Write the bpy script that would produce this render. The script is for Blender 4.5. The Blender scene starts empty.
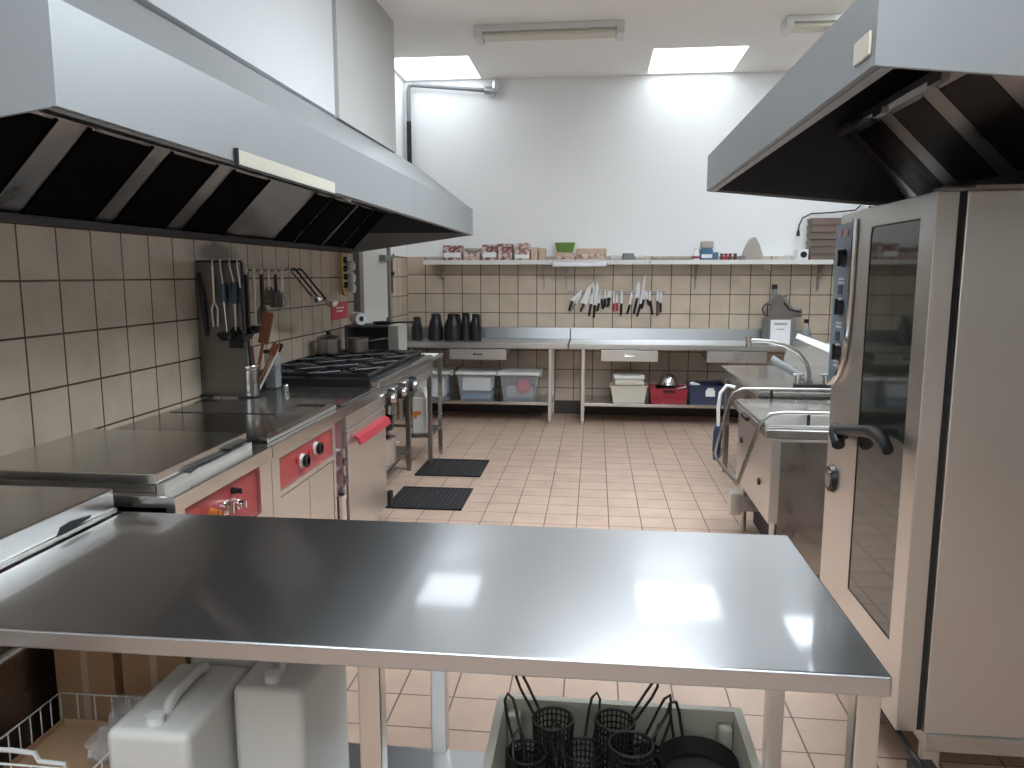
import bpy, bmesh, math, random
from mathutils import Vector, Matrix
random.seed(7)
S = bpy.context.scene
COL = S.collection
PI = math.pi
ORG = {}

# ------------------------------------------------------------------ materials
def _new(name):
    m = bpy.data.materials.new(name); m.use_nodes = True
    nt = m.node_tree; b = nt.nodes['Principled BSDF']
    return m, nt, b

def mat(name, col, rough=.5, metal=0., var=.0, vscale=8., bump=0., bscale=60., trans=0., alpha=1., emit=0., spec=.5, stretch=None, rvar=0.):
    m, nt, b = _new(name); N = nt.nodes; L = nt.links
    b.inputs['Base Color'].default_value = (*col, 1)
    b.inputs['Roughness'].default_value = rough
    b.inputs['Metallic'].default_value = metal
    b.inputs['Specular IOR Level'].default_value = spec
    if trans: b.inputs['Transmission Weight'].default_value = trans
    if alpha < 1: b.inputs['Alpha'].default_value = alpha
    if emit:
        b.inputs['Emission Color'].default_value = (*col, 1); b.inputs['Emission Strength'].default_value = emit
    if var or bump or rvar:
        tc = N.new('ShaderNodeTexCoord'); mp = N.new('ShaderNodeMapping')
        L.new(tc.outputs['Object'], mp.inputs['Vector'])
        if stretch: mp.inputs['Scale'].default_value = stretch
        nz = N.new('ShaderNodeTexNoise'); nz.inputs['Scale'].default_value = vscale; nz.inputs['Detail'].default_value = 4
        L.new(mp.outputs['Vector'], nz.inputs['Vector'])
        if var:
            mx = N.new('ShaderNodeMix'); mx.data_type = 'RGBA'
            mx.inputs['A'].default_value = (*[max(0, c*(1-var)) for c in col], 1)
            mx.inputs['B'].default_value = (*[min(1, c*(1+var)) for c in col], 1)
            L.new(nz.outputs['Fac'], mx.inputs['Factor']); L.new(mx.outputs['Result'], b.inputs['Base Color'])
        if rvar:
            mr = N.new('ShaderNodeMapRange'); mr.inputs['From Min'].default_value = .3; mr.inputs['From Max'].default_value = .7
            mr.inputs['To Min'].default_value = max(.02, rough-rvar); mr.inputs['To Max'].default_value = rough+rvar
            L.new(nz.outputs['Fac'], mr.inputs['Value']); L.new(mr.outputs['Result'], b.inputs['Roughness'])
        if bump:
            n2 = N.new('ShaderNodeTexNoise'); n2.inputs['Scale'].default_value = bscale; n2.inputs['Detail'].default_value = 3
            L.new(mp.outputs['Vector'], n2.inputs['Vector'])
            bp = N.new('ShaderNodeBump'); bp.inputs['Strength'].default_value = bump; bp.inputs['Distance'].default_value = .003
            L.new(n2.outputs['Fac'], bp.inputs['Height']); L.new(bp.outputs['Normal'], b.inputs['Normal'])
    return m

def tile_mat(name, axes, size, origin, c1, c2, mortar, msize, rough, top=None, white=(.86, .865, .865), offset=0.):
    """square tiles in world metres; above `top` plain white paint"""
    m, nt, b = _new(name); N = nt.nodes; L = nt.links
    tc = N.new('ShaderNodeTexCoord'); sp = N.new('ShaderNodeSeparateXYZ'); L.new(tc.outputs['Object'], sp.inputs[0])
    cb = N.new('ShaderNodeCombineXYZ')
    for k, (ax, o) in enumerate(zip(axes, origin)):
        ad = N.new('ShaderNodeMath'); ad.operation = 'SUBTRACT'; ad.inputs[1].default_value = o - 40*size
        L.new(sp.outputs[ax], ad.inputs[0]); L.new(ad.outputs[0], cb.inputs[k])
    br = N.new('ShaderNodeTexBrick'); br.offset = offset; br.squash = 1
    br.inputs['Scale'].default_value = 1; br.inputs['Brick Width'].default_value = size; br.inputs['Row Height'].default_value = size
    br.inputs['Mortar Size'].default_value = msize; br.inputs['Mortar Smooth'].default_value = .2; br.inputs['Bias'].default_value = 0
    br.inputs['Color1'].default_value = (*c1, 1); br.inputs['Color2'].default_value = (*c2, 1); br.inputs['Mortar'].default_value = (*mortar, 1)
    L.new(cb.outputs[0], br.inputs['Vector'])
    nz = N.new('ShaderNodeTexNoise'); nz.inputs['Scale'].default_value = 5; nz.inputs['Detail'].default_value = 5
    L.new(tc.outputs['Object'], nz.inputs['Vector'])
    mr = N.new('ShaderNodeMapRange'); mr.inputs['From Min'].default_value = .3; mr.inputs['From Max'].default_value = .7
    mr.inputs['To Min'].default_value = .88; mr.inputs['To Max'].default_value = 1.07
    L.new(nz.outputs['Fac'], mr.inputs['Value'])
    mu = N.new('ShaderNodeVectorMath'); mu.operation = 'SCALE'
    L.new(br.outputs['Color'], mu.inputs[0]); L.new(mr.outputs['Result'], mu.inputs['Scale'])
    bp = N.new('ShaderNodeBump'); bp.inputs['Strength'].default_value = .5; bp.inputs['Distance'].default_value = .002; bp.invert = True
    L.new(br.outputs['Fac'], bp.inputs['Height'])
    b.inputs['Roughness'].default_value = rough
    if top is not None:
        gt = N.new('ShaderNodeMath'); gt.operation = 'GREATER_THAN'; gt.inputs[1].default_value = top
        L.new(sp.outputs['Z'], gt.inputs[0])
        mx = N.new('ShaderNodeMix'); mx.data_type = 'RGBA'
        L.new(gt.outputs[0], mx.inputs['Factor']); L.new(mu.outputs[0], mx.inputs['A']); mx.inputs['B'].default_value = (*white, 1)
        L.new(mx.outputs['Result'], b.inputs['Base Color'])
        mx2 = N.new('ShaderNodeMix'); L.new(gt.outputs[0], mx2.inputs['Factor']); mx2.inputs['A'].default_value = rough; mx2.inputs['B'].default_value = .8
        L.new(mx2.outputs['Result'], b.inputs['Roughness'])
        inv = N.new('ShaderNodeMath'); inv.operation = 'SUBTRACT'; inv.inputs[0].default_value = 1; L.new(gt.outputs[0], inv.inputs[1])
        ms = N.new('ShaderNodeMath'); ms.operation = 'MULTIPLY'; ms.inputs[1].default_value = .5; L.new(inv.outputs[0], ms.inputs[0])
        L.new(ms.outputs[0], bp.inputs['Strength'])
    else:
        L.new(mu.outputs[0], b.inputs['Base Color'])
    L.new(bp.outputs['Normal'], b.inputs['Normal'])
    return m

WT = dict(size=.2225, c1=(.60, .50, .395), c2=(.55, .455, .36), mortar=(.10, .065, .045), msize=.005, rough=.25, top=1.86)
M = {}
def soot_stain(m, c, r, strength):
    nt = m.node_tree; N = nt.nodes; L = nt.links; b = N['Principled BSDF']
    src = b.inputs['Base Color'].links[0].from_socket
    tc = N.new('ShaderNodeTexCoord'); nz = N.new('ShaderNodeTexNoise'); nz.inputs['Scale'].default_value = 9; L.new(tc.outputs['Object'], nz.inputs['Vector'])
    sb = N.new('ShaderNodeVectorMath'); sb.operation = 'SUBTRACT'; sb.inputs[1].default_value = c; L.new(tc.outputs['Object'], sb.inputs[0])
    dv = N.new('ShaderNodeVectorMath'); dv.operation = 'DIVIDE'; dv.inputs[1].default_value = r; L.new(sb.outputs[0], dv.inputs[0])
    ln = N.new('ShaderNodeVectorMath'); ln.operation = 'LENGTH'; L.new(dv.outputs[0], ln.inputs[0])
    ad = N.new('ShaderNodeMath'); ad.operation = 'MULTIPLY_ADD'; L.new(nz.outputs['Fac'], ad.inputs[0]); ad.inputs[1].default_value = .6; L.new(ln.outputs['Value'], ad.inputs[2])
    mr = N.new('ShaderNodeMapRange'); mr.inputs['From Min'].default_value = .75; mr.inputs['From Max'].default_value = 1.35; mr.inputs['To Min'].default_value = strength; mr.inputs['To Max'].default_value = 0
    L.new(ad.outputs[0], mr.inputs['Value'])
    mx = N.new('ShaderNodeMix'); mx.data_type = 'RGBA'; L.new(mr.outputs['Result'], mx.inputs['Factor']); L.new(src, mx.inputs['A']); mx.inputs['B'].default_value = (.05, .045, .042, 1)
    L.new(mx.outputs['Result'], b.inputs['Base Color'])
M['wall_b'] = tile_mat('wall tile back', ('X', 'Z'), origin=(.2053, 1.646), **WT)
M['wall_l'] = tile_mat('wall tile left', ('Y', 'Z'), origin=(2.794, 1.624), **WT)
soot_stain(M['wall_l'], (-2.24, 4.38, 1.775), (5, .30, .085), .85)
M['floor'] = tile_mat('floor tile', ('X', 'Y'), .2155, (-.0998, 2.767), (.54, .385, .30), (.51, .36, .28), (.12, .085, .065), .0035, .38)
M['dimwall'] = mat('beige wall paint', (.24, .22, .20), .8, var=.04, vscale=2)
M['boxing'] = mat('off-white boxing paint', (.66, .67, .68), .8, var=.02, vscale=2)
M['paint'] = mat('white paint', (.85, .86, .86), .85, var=.03, vscale=2)
M['ceil'] = mat('ceiling paint', (.90, .88, .84), .9, var=.03, vscale=2)
M['duct'] = mat('grey paint', (.50, .50, .48), .7, var=.03, vscale=3)
M['steel'] = mat('brushed steel', (.72, .70, .67), .36, 1, var=.05, vscale=3, rvar=.04)
M['steelh'] = mat('brushed steel along', (.62, .61, .59), .22, 1, var=.05, vscale=3, rvar=.04)
M['hood'] = mat('hood steel', (.345, .36, .37), .48, .55)
M['hoodin'] = mat('hood inner steel', (.50, .49, .48), .34, 1, var=.25, vscale=5, rvar=.08)
M['shade_dark'] = mat('dark hood shade and dark metal', (.055, .052, .06), .7)  # near-black: carries the hoods' inner shade as colour; other dark parts share it
M['table'] = mat('scratched table steel', (.56, .575, .595), .28, 1, bump=.035, bscale=14, stretch=(1, 16, 1))
_b = M['table'].node_tree.nodes['Principled BSDF']; _b.inputs['Coat Weight'].default_value = 1.0; _b.inputs['Coat Roughness'].default_value = .06
M['benchsteel'] = mat('bench steel', (.66, .66, .65), .33, 1, var=.06, vscale=3)
M['darksteel'] = mat('dull steel', (.36, .34, .32), .32, 1, var=.12, vscale=6, rvar=.08)
M['chrome'] = mat('chrome', (.75, .75, .75), .12, 1)
M['filter'] = mat('filter mesh', (.004, .003, .003), .8, .0, spec=.05)
M['iron'] = mat('cast iron', (.015, .015, .017), .45, .2, bump=.2, bscale=80)
M['black'] = mat('black plastic', (.010, .010, .012), .42)
M['blackmat'] = mat('black matt', (.015, .014, .014), .7)
M['glossblack'] = mat('ceramic plate', (.12, .115, .11), .12, .7)
M['griddle'] = mat('griddle plate', (.30, .29, .28), .16, 1, rvar=.05, var=.1, vscale=4)
M['red'] = mat('red panel', (.36, .05, .05), .4, var=.05)
M['redp'] = mat('red plastic', (.38, .03, .045), .45)
M['white'] = mat('white plastic', (.72, .72, .70), .45)
M['can'] = mat('cloudy white plastic', (.62, .61, .57), .45, var=.04, vscale=4)
M['paper'] = mat('paper', (.82, .82, .82), .8)
M['cream'] = mat('pale food tub plastic', (.66, .62, .52), .45)
M['crate'] = mat('pale grey green crate plastic', (.70, .70, .60), .5, var=.06, vscale=6)
M['navy'] = mat('navy plastic', (.035, .05, .10), .45)
M['blue'] = mat('blue plastic', (.05, .14, .25), .4)
M['green'] = mat('green plastic', (.14, .25, .05), .45)
M['clear'] = mat('cloudy clear plastic', (.62, .66, .72), .35, alpha=.2)
M['glass'] = mat('dark oven glass', (.040, .048, .042), .04, 0, spec=.9)
M['jar'] = mat('glass jar', (.5, .56, .56), .1, alpha=.4)
M['brass'] = mat('brass', (.45, .30, .08), .35, 1)
M['wood'] = mat('wood', (.28, .10, .045), .5, var=.2, vscale=6, stretch=(8, 8, 1))
M['card'] = mat('cardboard', (.42, .26, .15), .8, var=.08)
M['brown'] = mat('brown plastic trays', (.20, .15, .12), .5)
M['pack'] = mat('printed food pack', (.52, .38, .34), .5, var=.55, vscale=14)
M['packr'] = mat('printed red food pack', (.45, .22, .19), .45, var=.7, vscale=18)
def packmat(name, a, c, scale):
    m, nt, b = _new(name); N = nt.nodes; L = nt.links
    tc = N.new('ShaderNodeTexCoord'); nz = N.new('ShaderNodeTexNoise'); nz.inputs['Scale'].default_value = scale; nz.inputs['Detail'].default_value = 2
    L.new(tc.outputs['Object'], nz.inputs['Vector'])
    cr = N.new('ShaderNodeValToRGB'); e = cr.color_ramp.elements
    e[0].position = .44; e[0].color = (*a, 1); e[1].position = .58; e[1].color = (*c, 1)
    L.new(nz.outputs['Fac'], cr.inputs['Fac']); L.new(cr.outputs['Color'], b.inputs['Base Color']); b.inputs['Roughness'].default_value = .45
    return m
M['pack'] = packmat('printed food pack', (.33, .17, .13), (.66, .55, .50), 22)
M['packr'] = packmat('printed red food pack', (.20, .06, .06), (.62, .48, .47), 24)
M['tan'] = mat('tan pack', (.55, .40, .30), .6, var=.3, vscale=15)
M['foil'] = mat('foil', (.6, .6, .62), .3, 1, bump=.8, bscale=25)
M['wrap'] = mat('clear film', (.75, .72, .72), .2, alpha=.3, bump=1, bscale=25)
M['cloth'] = mat('grey cloth', (.42, .39, .34), .9, var=.2, vscale=9)
M['orange'] = mat('orange label', (.55, .17, .03), .5)
M['panelblue'] = mat('control panel foil', (.22, .30, .37), .3, .3)
M['sky'] = mat('skylight dome', (.86, .94, 1), .5, emit=2.2)
M['fill_aisle'] = mat('added aisle fill pane', (.85, .935, 1), .5, emit=10.0)  # glowing pane added over the aisle, out of view, as fill
M['fill_right'] = mat('added right fill pane', (.85, .935, 1), .5, emit=5.0)  # glowing pane added behind the right hood to even out the light
M['fill_rear'] = mat('added rear fill pane', (.83, .925, 1), .5, emit=3.0)  # weaker glowing pane added behind the viewer as fill
M['rubber'] = mat('dark slotted rubber', (.02, .02, .024), .6)
M['pipegrey'] = mat('pipe grey', (.19, .195, .20), .5)
M['redred'] = mat('red toy plastic', (.60, .03, .06), .4)
M['knife'] = mat('knife blade', (.74, .74, .74), .3, .5)
M['benchshade'] = mat('dark under-bench shade', (.05, .038, .032), .5)  # near-black stands in for shade below the far benches
M['sheet'] = mat('dull splash steel', (.24, .225, .21), .33, 1, var=.1, vscale=4)
M['splash'] = mat('bench backsplash steel', (.40, .41, .415), .30, 1, var=.05, vscale=3)
M['purple'] = mat('maroon plastic', (.14, .05, .06), .45)

# ------------------------------------------------------------------ geometry helpers
class B:
    def __init__(s): s.bm = bmesh.new()
    def _grow(s, vs, mtx):
        bmesh.ops.transform(s.bm, matrix=mtx, verts=vs)
    def box(s, x0, x1, y0, y1, z0, z1, bev=0., seg=2, rz=0., mtx=None):
        r = bmesh.ops.create_cube(s.bm, size=1); vs = r['verts']
        sx, sy, sz = abs(x1-x0), abs(y1-y0), abs(z1-z0)
        c = Vector(((x0+x1)/2, (y0+y1)/2, (z0+z1)/2))
        for v in vs: v.co = Vector((v.co.x*sx, v.co.y*sy, v.co.z*sz))
        if bev:
            bev = min(bev, .45*min(sx, sy, sz))
            es = list({e for v in vs for e in v.link_edges})
            rr = bmesh.ops.bevel(s.bm, geom=es, offset=bev, segments=seg, affect='EDGES', profile=.5)
            vs = list({v for f in rr['faces'] for v in f.verts} | {v for v in vs if v.is_valid})
        mm = Matrix.Translation(c) @ Matrix.Rotation(rz, 4, 'Z')
        if mtx is not None: mm = mtx @ mm
        s._grow(vs, mm); return s
    def prism(s, pts, axis, a0, a1):
        """polygon extruded along axis; pts are (x,z) for y, (y,z) for x, (x,y) for z"""
        def P(p, a):
            return {'y': (p[0], a, p[1]), 'x': (a, p[0], p[1]), 'z': (p[0], p[1], a)}[axis]
        A = [s.bm.verts.new(P(p, a0)) for p in pts]; C = [s.bm.verts.new(P(p, a1)) for p in pts]
        n = len(pts); fs = [s.bm.faces.new(A), s.bm.faces.new(C[::-1])]
        for i in range(n): fs.append(s.bm.faces.new((A[i], C[i], C[(i+1) % n], A[(i+1) % n])))
        bmesh.ops.recalc_face_normals(s.bm, faces=fs); return s
    def cyl(s, p0, p1, r0, r1=None, seg=18):
        p0, p1 = Vector(p0), Vector(p1); d = p1-p0
        r1 = r0 if r1 is None else r1
        r = bmesh.ops.create_cone(s.bm, cap_ends=True, segments=seg, radius1=r0, radius2=r1, depth=d.length)
        q = Vector((0, 0, 1)).rotation_difference(d.normalized())
        s._grow(r['verts'], Matrix.Translation((p0+p1)/2) @ q.to_matrix().to_4x4()); return s
    def tube(s, pts, r, seg=8, closed=False):
        pts = [Vector(p) for p in pts]; n = len(pts); rings = []
        for i, p in enumerate(pts):
            a = pts[(i-1) % n] if (closed or i > 0) else p; c = pts[(i+1) % n] if (closed or i < n-1) else p
            t = (c-a).normalized()
            if i == 0:
                up = Vector((0, 0, 1)) if abs(t.z) < .9 else Vector((1, 0, 0))
                nx = t.cross(up).normalized()
            else:
                nx = (nx - t*nx.dot(t)).normalized()
            ny = t.cross(nx)
            rr = r[i] if isinstance(r, (list, tuple)) else r
            rings.append([s.bm.verts.new(p + nx*rr*math.cos(2*PI*k/seg) + ny*rr*math.sin(2*PI*k/seg)) for k in range(seg)])
        for i in range(n if closed else n-1):
            A, C = rings[i], rings[(i+1) % n]
            for k in range(seg): s.bm.faces.new((A[k], A[(k+1) % seg], C[(k+1) % seg], C[k]))
        if not closed:
            s.bm.faces.new(rings[0][::-1]); s.bm.faces.new(rings[-1])
        return s
    def lathe(s, prof, cx, cy, seg=24, sx=1., sy=1., close=False):
        rings = []
        for r, z in prof:
            rings.append([s.bm.verts.new((cx+sx*r*math.cos(2*PI*k/seg), cy+sy*r*math.sin(2*PI*k/seg), z)) for k in range(seg)])
        for A, C in zip(rings, rings[1:]):
            for k in range(seg): s.bm.faces.new((A[k], A[(k+1) % seg], C[(k+1) % seg], C[k]))
        s.bm.faces.new(rings[0][::-1]); s.bm.faces.new(rings[-1]); return s
    def ball(s, c, r, seg=16, sc=(1, 1, 1)):
        q = bmesh.ops.create_uvsphere(s.bm, u_segments=seg, v_segments=max(6, seg//2), radius=r)
        s._grow(q['verts'], Matrix.Translation(c) @ Matrix.Diagonal((*sc, 1))); return s
    def tub(s, x0, x1, y0, y1, z0, z1, t=.004, taper=.02, rim=.0):
        """open box: walls, floor and turned rim, one skin"""
        def ring(k, z, g): return [s.bm.verts.new(p) for p in ((x0+k-g, y0+k-g, z), (x1-k+g, y0+k-g, z), (x1-k+g, y1-k+g, z), (x0+k-g, y1-k+g, z))]
        R = [ring(taper, z0, 0), ring(0, z1-rim*.6, 0)]
        if rim: R += [ring(0, z1-rim*.6, rim*.5), ring(0, z1, rim*.5)]
        else: R += [ring(0, z1, 0)]
        R += [ring(t, z1, 0), ring(taper+t, z0+t, 0)]
        for A, C in zip(R, R[1:]):
            for k in range(4): s.bm.faces.new((A[k], A[(k+1) % 4], C[(k+1) % 4], C[k]))
        s.bm.faces.new(R[0][::-1]); s.bm.faces.new(R[-1]); return s
    def done(s, name, m, parent=None, loc=None, smooth=40):
        me = bpy.data.meshes.new(name)
        vs = s.bm.verts
        if parent is not None: off = ORG[parent.name]
        elif loc is not None: off = Vector(loc)
        else:
            xs = [v.co for v in vs]
            off = Vector(((min(v.x for v in xs)+max(v.x for v in xs))/2, (min(v.y for v in xs)+max(v.y for v in xs))/2, min(v.z for v in xs)))
        for v in vs: v.co = v.co - off
        s.bm.normal_update(); s.bm.to_mesh(me); s.bm.free()
        if smooth:
            me.shade_smooth(); me.set_sharp_from_angle(angle=math.radians(smooth))
        me.materials.append(M[m] if isinstance(m, str) else m)
        o = bpy.data.objects.new(name, me); COL.objects.link(o)
        if smooth:
            wn = o.modifiers.new('flat faces stay flat', 'WEIGHTED_NORMAL'); wn.mode = 'FACE_AREA'; wn.weight = 80; wn.keep_sharp = True
        if parent is not None: o.parent = parent
        else: o.location = off
        ORG[o.name] = off
        return o

def tag(o, label, cat, group=None, kind=None):
    o['label'] = label; o['category'] = cat
    if group: o['group'] = group
    if kind: o['kind'] = kind
    return o
def thing(name, label, cat, loc=(0, 0, 0), group=None):
    o = bpy.data.objects.new(name, None); COL.objects.link(o); o.location = loc; o.empty_display_size = .1
    ORG[o.name] = Vector(loc); return tag(o, label, cat, group)
def struct(b, name, m):
    o = b.done(name, m, loc=(0, 0, 0), smooth=0); o['kind'] = 'structure'; o['label'] = STL.get(name, name); o['category'] = name.split('_')[0]; return o
def plabel(o, t): o['label'] = t; return o
def copy_tree(o, loc=None, rot=None, parent=None):
    c = o.copy(); COL.objects.link(c)
    if parent: c.parent = parent
    if loc is not None: c.location = loc
    if rot is not None: c.rotation_euler = rot
    ORG[c.name] = ORG[o.name]
    for ch in list(o.children): copy_tree(ch, parent=c)
    return c
def mesh_thing(b, name, m, label, cat, group=None, **k): return tag(b.done(name, m, **k), label, cat, group)

# ------------------------------------------------------------------ the room
XL, XR, YB, YF, ZC, ZL = -2.24, 3.0, 9.05, -2.6, 3.86, 3.59
STL = {'floor': 'floor of small pinkish beige square tiles', 'wall_left': 'left wall tiled in cream below and painted white above',
       'wall_back': 'far wall tiled in cream below and painted white above', 'wall_right': 'right wall behind the oven and hood',
       'wall_front': 'wall behind the viewer', 'ceiling': 'high pale ceiling with square skylights at the far wall',
       'trim_1': 'lower grey ceiling slab crossing the top of the picture', 'trim_2': 'white boxed bulkhead above the left hood',
       'door_1': 'white door in the left wall past the stove'}
b = B(); b.box(XL-.1, XR+.1, YF-.1, YB+.1, -.1, 0); struct(b, 'floor', 'floor')
b = B(); b.box(XL-.1, XL, YF-.1, YB+.1, 0, 4.1); struct(b, 'wall_left', 'wall_l')
b = B(); b.box(XR, XR+.1, YF-.1, YB+.1, 0, 4.1); struct(b, 'wall_right', 'dimwall')
b = B(); b.box(XL, XR, YB, YB+.1, 0, 4.1); struct(b, 'wall_back', 'wall_b')
b = B(); b.box(XL, XR, YF-.1, YF, 0, 4.1); struct(b, 'wall_front', 'wall_b')
def slab(holes, x0, x1, y0, y1, z0, z1):
    """ceiling slab with rectangular openings"""
    b = B(); xs = sorted({x0, x1, *[h[0] for h in holes], *[h[1] for h in holes]}); ys = sorted({y0, y1, *[h[2] for h in holes], *[h[3] for h in holes]})
    for i in range(len(xs)-1):
        for j in range(len(ys)-1):
            cx, cy = (xs[i]+xs[i+1])/2, (ys[j]+ys[j+1])/2
            if any(h[0] < cx < h[1] and h[2] < cy < h[3] for h in holes): continue
            b.box(xs[i], xs[i+1], ys[j], ys[j+1], z0, z1)
    bmesh.ops.remove_doubles(b.bm, verts=b.bm.verts, dist=1e-4)
    return b
HF = [(-2.2, -1.33, 8.1, 9.0), (.54, 1.46, 8.05, 9.0), (2.1, 2.9, 6.3, 8.2)]
HN = [(-.15, 2.0, 3.6, 5.2), (-1.9, 1.2, -2.2, .8)]  # both openings hold added fill panes, never in view
struct(slab(HF, XL-.1, XR+.1, 6.1, YB+.1, ZC, 4.1), 'ceiling', 'ceil')
struct(slab(HN, XL-.1, XR+.1, YF-.1, 6.1, ZL, 4.1), 'trim_1', 'ceil')
for i, h in enumerate(HF+HN):
    STL['window_%d' % (i+1)] = 'skylight %s' % ['at the far left corner of the ceiling', 'at the far wall, right of centre', 'added for fill light in the high ceiling, hidden behind the right hood', 'added for fill light in the lower ceiling over the aisle, out of view', 'added for fill light in the lower ceiling behind the viewer'][i]
    b = B(); b.box(h[0]+.001, h[1]-.001, h[2]+.001, h[3]-.001, *((3.885, 3.92) if i < 3 else (3.75, 3.79))); struct(b, 'window_%d' % (i+1), ('sky', 'sky', 'fill_right', 'fill_aisle', 'fill_rear')[i])
b = B(); b.box(XL, -1.61, YF, 4.75, 2.62, ZL); struct(b, 'trim_2', 'boxing')
b = B(); b.box(XL+.004, -1.585, 4.752, 6.12, 2.605, ZL-.002); mesh_thing(b, 'duct_casing', 'duct', 'grey boxed exhaust duct standing on the left hood below the ceiling', 'duct', smooth=0)
STL['shade_strip_back'] = 'dark strip standing in for under-bench shade at the foot of the far wall'
b = B(); b.box(XL, XR, YB-.015, YB, 0, .16); struct(b, 'shade_strip_back', 'benchshade')  # dark strip added to give the under-bench shade as colour
# door in the left wall
d = B(); d.box(XL, XL+.035, 7.10, 8.03, .01, 2.06, .004); do = d.done('door_1', 'white', loc=(0, 0, 0)); do['kind'] = 'structure'; do['label'] = STL['door_1']
b = B(); b.box(XL, XL+.06, 6.98, 7.10, .0, 2.12).box(XL, XL+.06, 8.03, 8.09, 0, 2.12).box(XL, XL+.06, 6.98, 8.09, 2.06, 2.12); b.done('door_frame', 'pipegrey', do)
b = B(); b.box(XL+.035, XL+.10, 7.72, 7.98, 1.79, 1.85, .006); b.tube([(XL+.08, 7.8, 1.82), (XL+.16, 8.0, 1.84), (XL+.06, 8.12, 1.83)], .008); b.done('door_closer', 'pipegrey', do)
b = B(); b.box(XL+.035, XL+.05, 7.93, 7.98, 1.0, 1.2, .004); b.tube([(XL+.04, 7.955, 1.1), (XL+.09, 7.955, 1.1), (XL+.09, 7.84, 1.1)], .01); b.done('door_handle', 'chrome', do)
# pipe run in the far left corner
t = thing('wall_pipe', 'grey and black pipe bent from the ceiling corner down the far wall', 'pipe', (-2.2, 9.0, 3.0))
b = B(); b.tube([(-2.17, 8.98, 2.30), (-2.17, 8.98, 3.40)], .028, 12); b.done('lower_pipe', 'blackmat', t)
b = B(); b.tube([(-2.17, 8.98, 3.40), (-2.17, 8.98, 3.74), (-2.16, 8.98, 3.79), (-2.11, 8.98, 3.80), (-1.24, 8.98, 3.72)], .024, 12); b.done('upper_pipe', 'pipegrey', t)
b = B(); b.cyl((-1.28, 8.98, 3.72), (-1.16, 8.98, 3.71), .05).cyl((-1.17, 8.98, 3.70), (-1.15, 8.98, 3.83), .045); b.done('elbow', 'foil', t)
# ceiling lamps
for i, (x0, x1, y) in enumerate(((-1.12, .22, 7.25), (1.60, 2.85, 7.28))):
    t = thing('fluorescent_fixture', ['long white strip lamp on the ceiling between the two skylights', 'long white strip lamp on the ceiling, partly behind the right hood'][i], 'ceiling lamp', (x0, y, 3.78), 'strip lamps on the high ceiling')
    b = B(); b.box(x0, x1, y-.12, y+.12, 3.805, 3.86, .01); b.done('housing', 'white', t)
    b = B(); b.box(x0+.07, x1-.07, y-.09, y+.09, 3.765, 3.805, .02); b.done('diffuser', 'cream', t)
    for xe in (x0, x1-.07):
        b = B(); b.box(xe, xe+.07, y-.13, y+.13, 3.75, 3.83, .01); b.done('end_cap', 'white', t)
b = B(); b.box(-.42, -.29, 6.62, 6.74, 3.80, 3.86, .01); mesh_thing(b, 'junction_box', 'white', 'small white box on the ceiling above the left strip lamp', 'junction box')
b = B(); b.box(.46, .62, 6.60, 6.66, 3.83, 3.86, .008); mesh_thing(b, 'smoke_detector', 'white', 'flat white plate on the ceiling just right of the left strip lamp', 'ceiling plate')

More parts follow.
